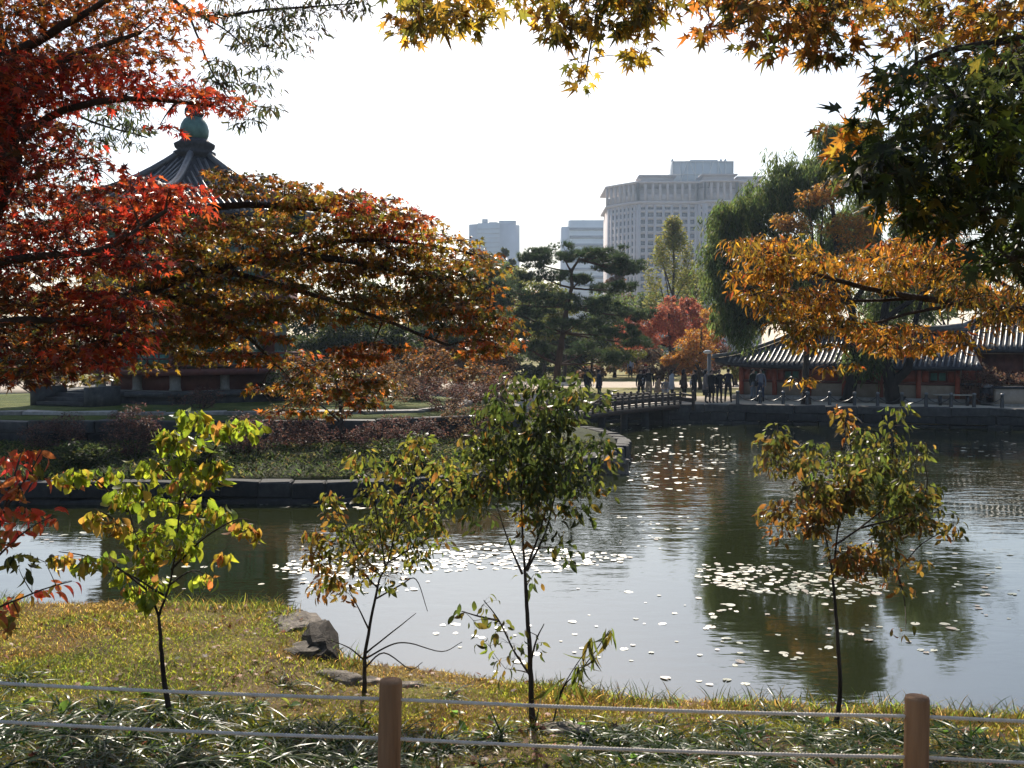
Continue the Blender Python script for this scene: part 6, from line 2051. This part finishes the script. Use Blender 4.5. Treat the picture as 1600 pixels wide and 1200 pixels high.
# ------------------------------------------------------------------ grass, ground cover, fallen leaves
def vis_keep(x, y, z, m=420):
    a, b_, f = proj(np.stack([x, y, z], 1))
    return (a > -m) & (a < 1600 + m) & (b_ > 0) & (b_ < 1290)


def on_bank(n, x0, x1, y0, y1):
    x = RNG.uniform(x0, x1, n); y = RNG.uniform(y0, y1, n)
    ys = np.interp(x, SHORE[:, 0], SHORE[:, 1]) + 0.10 * vnoise(x, y, 4.0, 3)
    k = y < ys - .02
    x, y = x[k], y[k]
    z = bank_h(x, y)
    k = vis_keep(x, y, z)
    return x[k], y[k], z[k]


def blades(name, label, x, y, z, hgt, palette_fn, width, bend, lean, mat, tmpl=None):
    n = len(x)
    a = RNG.uniform(0, 6.28, n)
    ax = np.stack([np.cos(a) * lean, np.sin(a) * lean, np.ones(n)], 1) + RNG.normal(0, .15, (n, 3))
    nr = np.stack([np.cos(a), np.sin(a), np.zeros(n)], 1) + RNG.normal(0, .3, (n, 3))
    R = rot_from(ax, nr)
    me = scatter_mesh(name, tmpl or t_blade(2, bend, width), np.stack([x, y, z - .01], 1), R, hgt, palette_fn(x, y, n))
    o = link(name, me, mat)
    tag(o, label, 'grass', kind='stuff')
    return o


TANP = [((.28, .19, .05), 3), ((.23, .17, .035), 3), ((.33, .23, .08), 1), ((.20, .11, .035), 2)]
YGP = [((.185, .195, .02), 3), ((.14, .17, .018), 3), ((.23, .205, .026), 2)]
GGP = [((.07, .10, .02), 3), ((.10, .13, .025), 3), ((.05, .075, .018), 2)]


def grass_cols(x, y, n):
    w = vnoise(x, y, 1.5, 8) + .5 * vnoise(x, y, 4.5, 9) + RNG.normal(0, .28, n)
    ys = np.interp(x, SHORE[:, 0], SHORE[:, 1])
    w = w - .35 * ((ys - y) < .5)
    c = np.where((w > -.26)[:, None], pal(YGP, n), pal(TANP, n))
    g_ = (w > .52) | ((x > 3) & (w > .25))
    return np.where(g_[:, None], pal(GGP, n), c)


x, y, z = on_bank(430000, -11, 9.5, 6.3, 14.2)
k = RNG.random(len(x)) < np.clip(.55 + .9 * vnoise(x, y, 1.9, 12) + .35 * ((y > 8.4) | (x < -2.2)), .10, 1)
x, y, z = x[k], y[k], z[k]
hg = RNG.uniform(.035, .10, len(x)) * (1 + .5 * vnoise(x, y, 2.5, 14))
blades('grass', 'short tan and yellow-green grass on the near bank', x, y, z, hg, grass_cols, .055, .5, .45, M_GRASS)
# taller tufts at the water's edge
n = 6800
x = RNG.uniform(-11, 11, n); y = np.interp(x, SHORE[:, 0], SHORE[:, 1]) - RNG.uniform(.02, .45, n) ** 1.0
k = (vnoise(x, y, 2.6, 31) > -.05) | (x > 2)
x, y = x[k], y[k]; z = bank_h(x, y)
blades('edge_grass', 'longer grass tufts fringing the water', x, y, z, RNG.uniform(.08, .26, len(x)), lambda a, b_, n_: np.where((RNG.random(n_) < .55)[:, None], pal(GGP, n_), pal(YGP + TANP, n_)), .028, .5, .35, M_GRASS, t_blade(3, .5, .022))

# strap-leaved ground cover along the fence
cx_, cy_, cz_ = on_bank(1800, -9.5, 9.5, 6.2, 10.2)
qx, qy, _q = proj(np.stack([cx_, cy_, cz_], 1))
dens = .66 * np.clip((qy - np.interp(qx, [0, 350, 450, 1600], [1050, 1075, 1110, 1125])) / 55, 0, 1) + .55 * vnoise(cx_, cy_, 2.0, 21)
k = RNG.random(len(cx_)) < dens
cx_, cy_, cz_ = cx_[k], cy_[k], cz_[k]
per = 26
n = len(cx_) * per
x = np.repeat(cx_, per) + RNG.normal(0, .045, n); y = np.repeat(cy_, per) + RNG.normal(0, .045, n); z = np.repeat(cz_, per)
STR = [((.014, .034, .007), 4), ((.024, .052, .009), 3), ((.07, .10, .014), 1.5), ((.2, .19, .08), .35)]
blades('ground_cover', 'arching glossy strap-leaved ground cover behind the rope fence', x, y, z, RNG.uniform(.2, .42, n), lambda a, b_, n_: pal(STR, n_), .03, .9, .7, M_STRAP, t_blade(6, 1.15, .02))
# broad weeds
x, y, z = on_bank(420, -7, 7, 6.2, 9.6)
n = len(x); per = 5
xx = np.repeat(x, per); yy = np.repeat(y, per); zz = np.repeat(z, per); n = len(xx)
ax = np.stack([RNG.normal(0, 1, n), RNG.normal(0, 1, n), RNG.uniform(.2, 1.2, n)], 1)
me = scatter_mesh('weeds', T_OBOV, np.stack([xx, yy, zz], 1), rot_from(ax, RNG.normal(0, .3, (n, 3)) + [0, 0, 1]), RNG.uniform(.05, .13, n), pal([((.06, .12, .02), 3), ((.10, .16, .025), 2), ((.16, .18, .03), 1)], n))
tag(link('weeds', me, M_LEAF), 'small broad-leaved green weeds among the ground cover', 'weeds', kind='stuff')
# fallen leaves
x, y, z = on_bank(7000, -10.5, 9.5, 6.0, 13.8)
k = RNG.random(len(x)) < np.clip(.35 + .6 * vnoise(x, y, 2.0, 41) + .5 * (y < 9.0), 0, 1)
x, y, z = x[k], y[k], z[k]; n = len(x)
a = RNG.uniform(0, 6.28, n)
ax = np.stack([np.cos(a), np.sin(a), RNG.normal(.1, .35, n)], 1)
me = scatter_mesh('fallen_leaves', T_MAPLE5, np.stack([x, y, z + RNG.uniform(.01, .05, n)], 1), rot_from(ax, RNG.normal(0, .35, (n, 3)) + [0, 0, 1]), RNG.uniform(.05, .10, n),
                  pal([((.15, .05, .022), 3), ((.24, .07, .022), 3), ((.24, .14, .07), 2), ((.30, .23, .16), 1), ((.07, .03, .02), 2)], n))
tag(link('fallen_leaves', me, M_DRY), 'dry brown and red fallen leaves on the near bank', 'leaves', kind='stuff')

# rough plants on the island slope
n = 60000
x = RNG.uniform(-15, 3.4, n); y = RNG.uniform(24.3, 33, n)
k = in_poly(x, y, [tuple(q) for q in inset(ISL0, .3)]) & ~in_poly(x, y, [tuple(q) for q in inset(ISL1, -.3)])
x, y = x[k], y[k]; n = len(x)
Q = np.stack([x, y], 1)
dA = np.sqrt(((Q[:, None, :] - inset(ISL0, .25)[None]) ** 2).sum(2)).min(1)
dB = np.sqrt(((Q[:, None, :] - inset(ISL1, -.25)[None]) ** 2).sum(2)).min(1)
tt = dA / (dA + dB + 1e-6)
z = .53 + .40 * tt ** .9 + .03
k = vnoise(x, y, 1.6, 51) + RNG.normal(0, .4, n) > -.2
x, y, z = x[k], y[k], z[k]
blades('island_groundcover', 'rough green ground cover on the island slope', x, y, z, RNG.uniform(.08, .26, len(x)) * (1 + .5 * vnoise(x, y, 2.3, 77)), lambda a, b_, n_: pal([((.035, .05, .014), 3), ((.06, .075, .018), 2), ((.11, .085, .03), 1), ((.022, .035, .012), 2)], n_), .10, .6, .6, M_GRASS)

# ------------------------------------------------------------------ lily pads
def pad_mesh(seed, col):
    r = np.random.default_rng(seed)
    m = 14
    V = [[0, 0, .004]]
    for i in range(m):
        a = .22 + (2 * math.pi - .44) * i / (m - 1)
        q = 1 + .05 * math.sin(3 * a + seed)
        V.append([math.cos(a) * q, math.sin(a) * q, .006 + .025 * max(0, math.sin(2 * a + seed * 1.7)) * r.uniform(.2, 1)])
    F = [[0, i, i + 1] for i in range(1, m)]
    return np.array(V), F, np.tile(np.array(col), (m + 1, 1))


PADP = [(.08, .10, .03), (.14, .13, .05), (.06, .08, .025), (.17, .11, .05)]
pads_ = []          # px, py
def pad_patch(poly, n, key):
    xs = [p[0] for p in poly]; ys = [p[1] for p in poly]
    c = 0
    while c < n:
        a = RNG.uniform(min(xs), max(xs)); b_ = RNG.uniform(min(ys), max(ys))
        if in_poly(np.array([a]), np.array([b_]), poly)[0]:
            pads_.append((a, b_, key)); c += 1


pad_patch([(420, 884), (520, 868), (640, 862), (760, 852), (900, 862), (1000, 872), (940, 890), (880, 900), (760, 892), (640, 900), (520, 905), (430, 895)], 560, 0)
pad_patch([(1095, 884), (1160, 880), (1270, 896), (1380, 905), (1410, 925), (1340, 940), (1230, 935), (1130, 920), (1090, 905)], 330, 1)
pad_patch([(1100, 850), (1600, 860), (1600, 1000), (1300, 1060), (1100, 1000)], 120, 2)
pad_patch([(880, 910), (1160, 910), (1180, 1090), (960, 1080), (840, 1000)], 44, 3)
pad_patch([(960, 700), (1140, 690), (1170, 740), (1080, 768), (970, 765)], 150, 4)
pad_patch([(950, 660), (1130, 655), (1150, 690), (1060, 690), (950, 685)], 60, 5)
pad_patch([(1090, 694), (1150, 694), (1150, 706), (1090, 706)], 22, 5)
pad_patch([(1500, 688), (1600, 688), (1600, 716), (1510, 714)], 26, 6)
pad_patch([(1180, 655), (1600, 660), (1600, 680), (1190, 680)], 34, 6)
pad_patch([(340, 783), (420, 783), (680, 788), (680, 796), (500, 796), (340, 792)], 44, 7)
pad_patch([(950, 800), (1100, 800), (1100, 860), (960, 860)], 30, 3)
pad_patch([(40, 838), (140, 832), (140, 850), (60, 852)], 14, 8)
pad_patch([(660, 985), (820, 960), (860, 1060), (700, 1060)], 16, 3)
pad_patch([(430, 900), (700, 905), (640, 930), (480, 930)], 40, 0)
pad_patch([(250, 880), (420, 880), (420, 930), (260, 930)], 8, 8)
LBL = ['lily pad in the broad patch behind the two middle saplings', 'lily pad in the bright patch around the wide-crowned sapling trunk', 'lily pad scattered over the dark tree reflection', 'lily pad drifting on the pale sky reflection',
       'lily pad glittering near the island tip', 'lily pad far off below the bridge', 'lily pad under the far embankment', 'lily pad along the island wall', 'lily pad on the dark water by the lime sapling']
PDP = []
for (a, b_, key) in pads_:
    d = CAM_Z * 1600 / (b_ - 540)
    PDP.append((px_x(a, d), d, key, RNG.choice([.02, .028, .036, .045, .055, .068]) * RNG.uniform(.85, 1.15) * (1.5 if key in (4, 5, 6, 7) else 1)))
order = sorted(range(len(PDP)), key=lambda i: -PDP[i][3] / PDP[i][1])
pm = []
for s in range(8):
    V, F, C = pad_mesh(s, PADP[s % 4])
    me = np_mesh('lily_pad', V, F, C); me.materials.append(M_PAD); pm.append(me)
for i in order[:300]:
    x, y, key, r = PDP[i]
    o = bpy.data.objects.new('lily_pad', pm[i % 8]); COL.objects.link(o)
    o.location = (x, y, .003 + .002 * (i % 4)); o.scale = (r, r * random.uniform(.65, 1.1), r * 1.2)
    o.rotation_euler = (RNG.normal(0, .05), RNG.normal(0, .05), RNG.uniform(0, 6.28))
    tag(o, LBL[key], 'lily pad', ['lily pads of the broad patch', 'lily pads of the bright patch', 'lily pads on the dark reflection', 'lily pads on the pale reflection', 'lily pads near the island tip', 'lily pads below the bridge', 'lily pads under the embankment', 'lily pads along the island wall', 'lily pads by the lime sapling'][key])
rest = order[300:]
vv = []; ff = []; cc = []; off = 0
for i in rest:
    x, y, key, r = PDP[i]
    V, F, C = pad_mesh(i % 23, PADP[i % 4])
    a = RNG.uniform(0, 6.28); t1, t2 = RNG.normal(0, .05, 2)
    W = V * r
    X = W[:, 0] * math.cos(a) - W[:, 1] * math.sin(a); Y = W[:, 0] * math.sin(a) + W[:, 1] * math.cos(a)
    vv.append(np.stack([X + x, Y + y, W[:, 2] * 1.4 + X * t1 + Y * t2 + .004 + .002 * (i % 4)], 1)); ff += [[k + off for k in f] for f in F]; off += len(V); cc.append(C)
o = link('lily_pads', np_mesh('lily_pads', np.concatenate(vv), ff, np.concatenate(cc)), M_PAD)
tag(o, 'mass of small lily pads farther out on the pond', 'lily pads', kind='stuff')

# ------------------------------------------------------------------ rope fence
def fpt(px, py, d): return P(px, py, d)


D1, D2 = 5.25, 5.05
p1 = P(610.5, 1063, D1); p2 = P(1433, 1089, D2)
stepv = p2 - p1
p0 = p1 - stepv * 1.0 + np.array([0, 0, .03]); p3 = p2 + stepv
fence = empty('rope_fence', (float(p1[0]), float(p1[1]), float(p1[2]) - .9), 'low fence of round brown posts and two twisted ropes', 'fence')
tops = [p0, p1, p2, p3]
for k, p in enumerate(tops):
    gz = float(bank_h(np.array([p[0]]), np.array([p[1]]))[0])
    r = .060
    h = p[2] - gz
    lean = np.array([.015, 0, 0]) * (1 if k % 2 else 0)
    V = []; F = []
    m = 20
    rings = [(-.15, r), (h * .5, r * 1.0), (h - .012, r * .985), (h, r * .93)]
    for (zz_, rr_) in rings:
        for i in range(m):
            a = 2 * math.pi * i / m
            q = 1 + .015 * math.sin(5 * a + k)
            V.append([p[0] + rr_ * q * math.cos(a) - lean[0] * (1 - zz_ / h) * 2, p[1] + rr_ * q * math.sin(a), gz + zz_])
    for j in range(len(rings) - 1):
        for i in range(m):
            F.append([j * m + i, j * m + (i + 1) % m, (j + 1) * m + (i + 1) % m, (j + 1) * m + i])
    F.append([(len(rings) - 1) * m + i for i in range(m)])
    MB().add(V, F).build('post', M_POST, fence, smooth=False)


def rope(dz, sag):
    """three strands twisted round a sagging line through the posts"""
    line = []
    for a, b_, n_ in zip(tops[:-1], tops[1:], (260, 260, 260)):
        for t in np.linspace(0, 1, n_, endpoint=False):
            line.append(a + (b_ - a) * t - np.array([0, 0, dz + sag * 4 * t * (1 - t)]))
    line.append(tops[-1] - np.array([0, 0, dz]))
    line = np.array(line)
    seg = np.concatenate([[0], np.cumsum(np.linalg.norm(np.diff(line, axis=0), axis=1))])
    s = np.arange(0, seg[-1], .006)
    L = np.stack([np.interp(s, seg, line[:, i]) for i in range(3)], 1)
    T = np.gradient(L, axis=0); T /= np.linalg.norm(T, axis=1, keepdims=True)
    u = np.cross(T, [0, 0, 1.0]); u /= np.linalg.norm(u, axis=1, keepdims=True)
    w_ = np.cross(T, u)
    VV = []; FF = []
    n_ = len(s); m = 5; off = 0
    for st in range(3):
        ph = s / .05 * 2 * math.pi + st * 2 * math.pi / 3
        C_ = L + .0054 * (np.cos(ph)[:, None] * u + np.sin(ph)[:, None] * w_)
        ang = np.arange(m) * 2 * math.pi / m
        ring = C_[:, None, :] + .0054 * (np.cos(ang)[None, :, None] * u[:, None, :] + np.sin(ang)[None, :, None] * w_[:, None, :])
        VV.append(ring.reshape(-1, 3))
        i = np.arange(n_ - 1)[:, None] * m; j = np.arange(m)[None]
        FF.append(np.stack([i + j, i + (j + 1) % m, i + m + (j + 1) % m, i + m + j], -1).reshape(-1, 4) + off)
        off += n_ * m
    link('rope', np_mesh('rope', np.concatenate(VV), np.concatenate(FF), smooth=True), M_ROPE, fence)


rope(.098, .012)
rope(.305, .014)

# ------------------------------------------------------------------ haze: one closed box of thin air round everything
hz = MB().box((0, 600, 58), (3040, 1840, 122)).mesh('haze')
M_HAZE = bpy.data.materials.new('haze_air')
M_HAZE.use_nodes = True
nt = M_HAZE.node_tree
nt.nodes.remove(nt.nodes['Principled BSDF'])
pv = nt.nodes.new('ShaderNodeVolumePrincipled')
pv.inputs['Color'].default_value = (0.62, 0.78, 1.0, 1)
pv.inputs['Density'].default_value = 0.00024
pv.inputs['Anisotropy'].default_value = 0.35
nt.links.new(pv.outputs[0], nt.nodes['Material Output'].inputs['Volume'])
o = link('haze', hz, M_HAZE)
tag(o, 'thin pale haze over the whole scene', 'haze', kind='stuff')
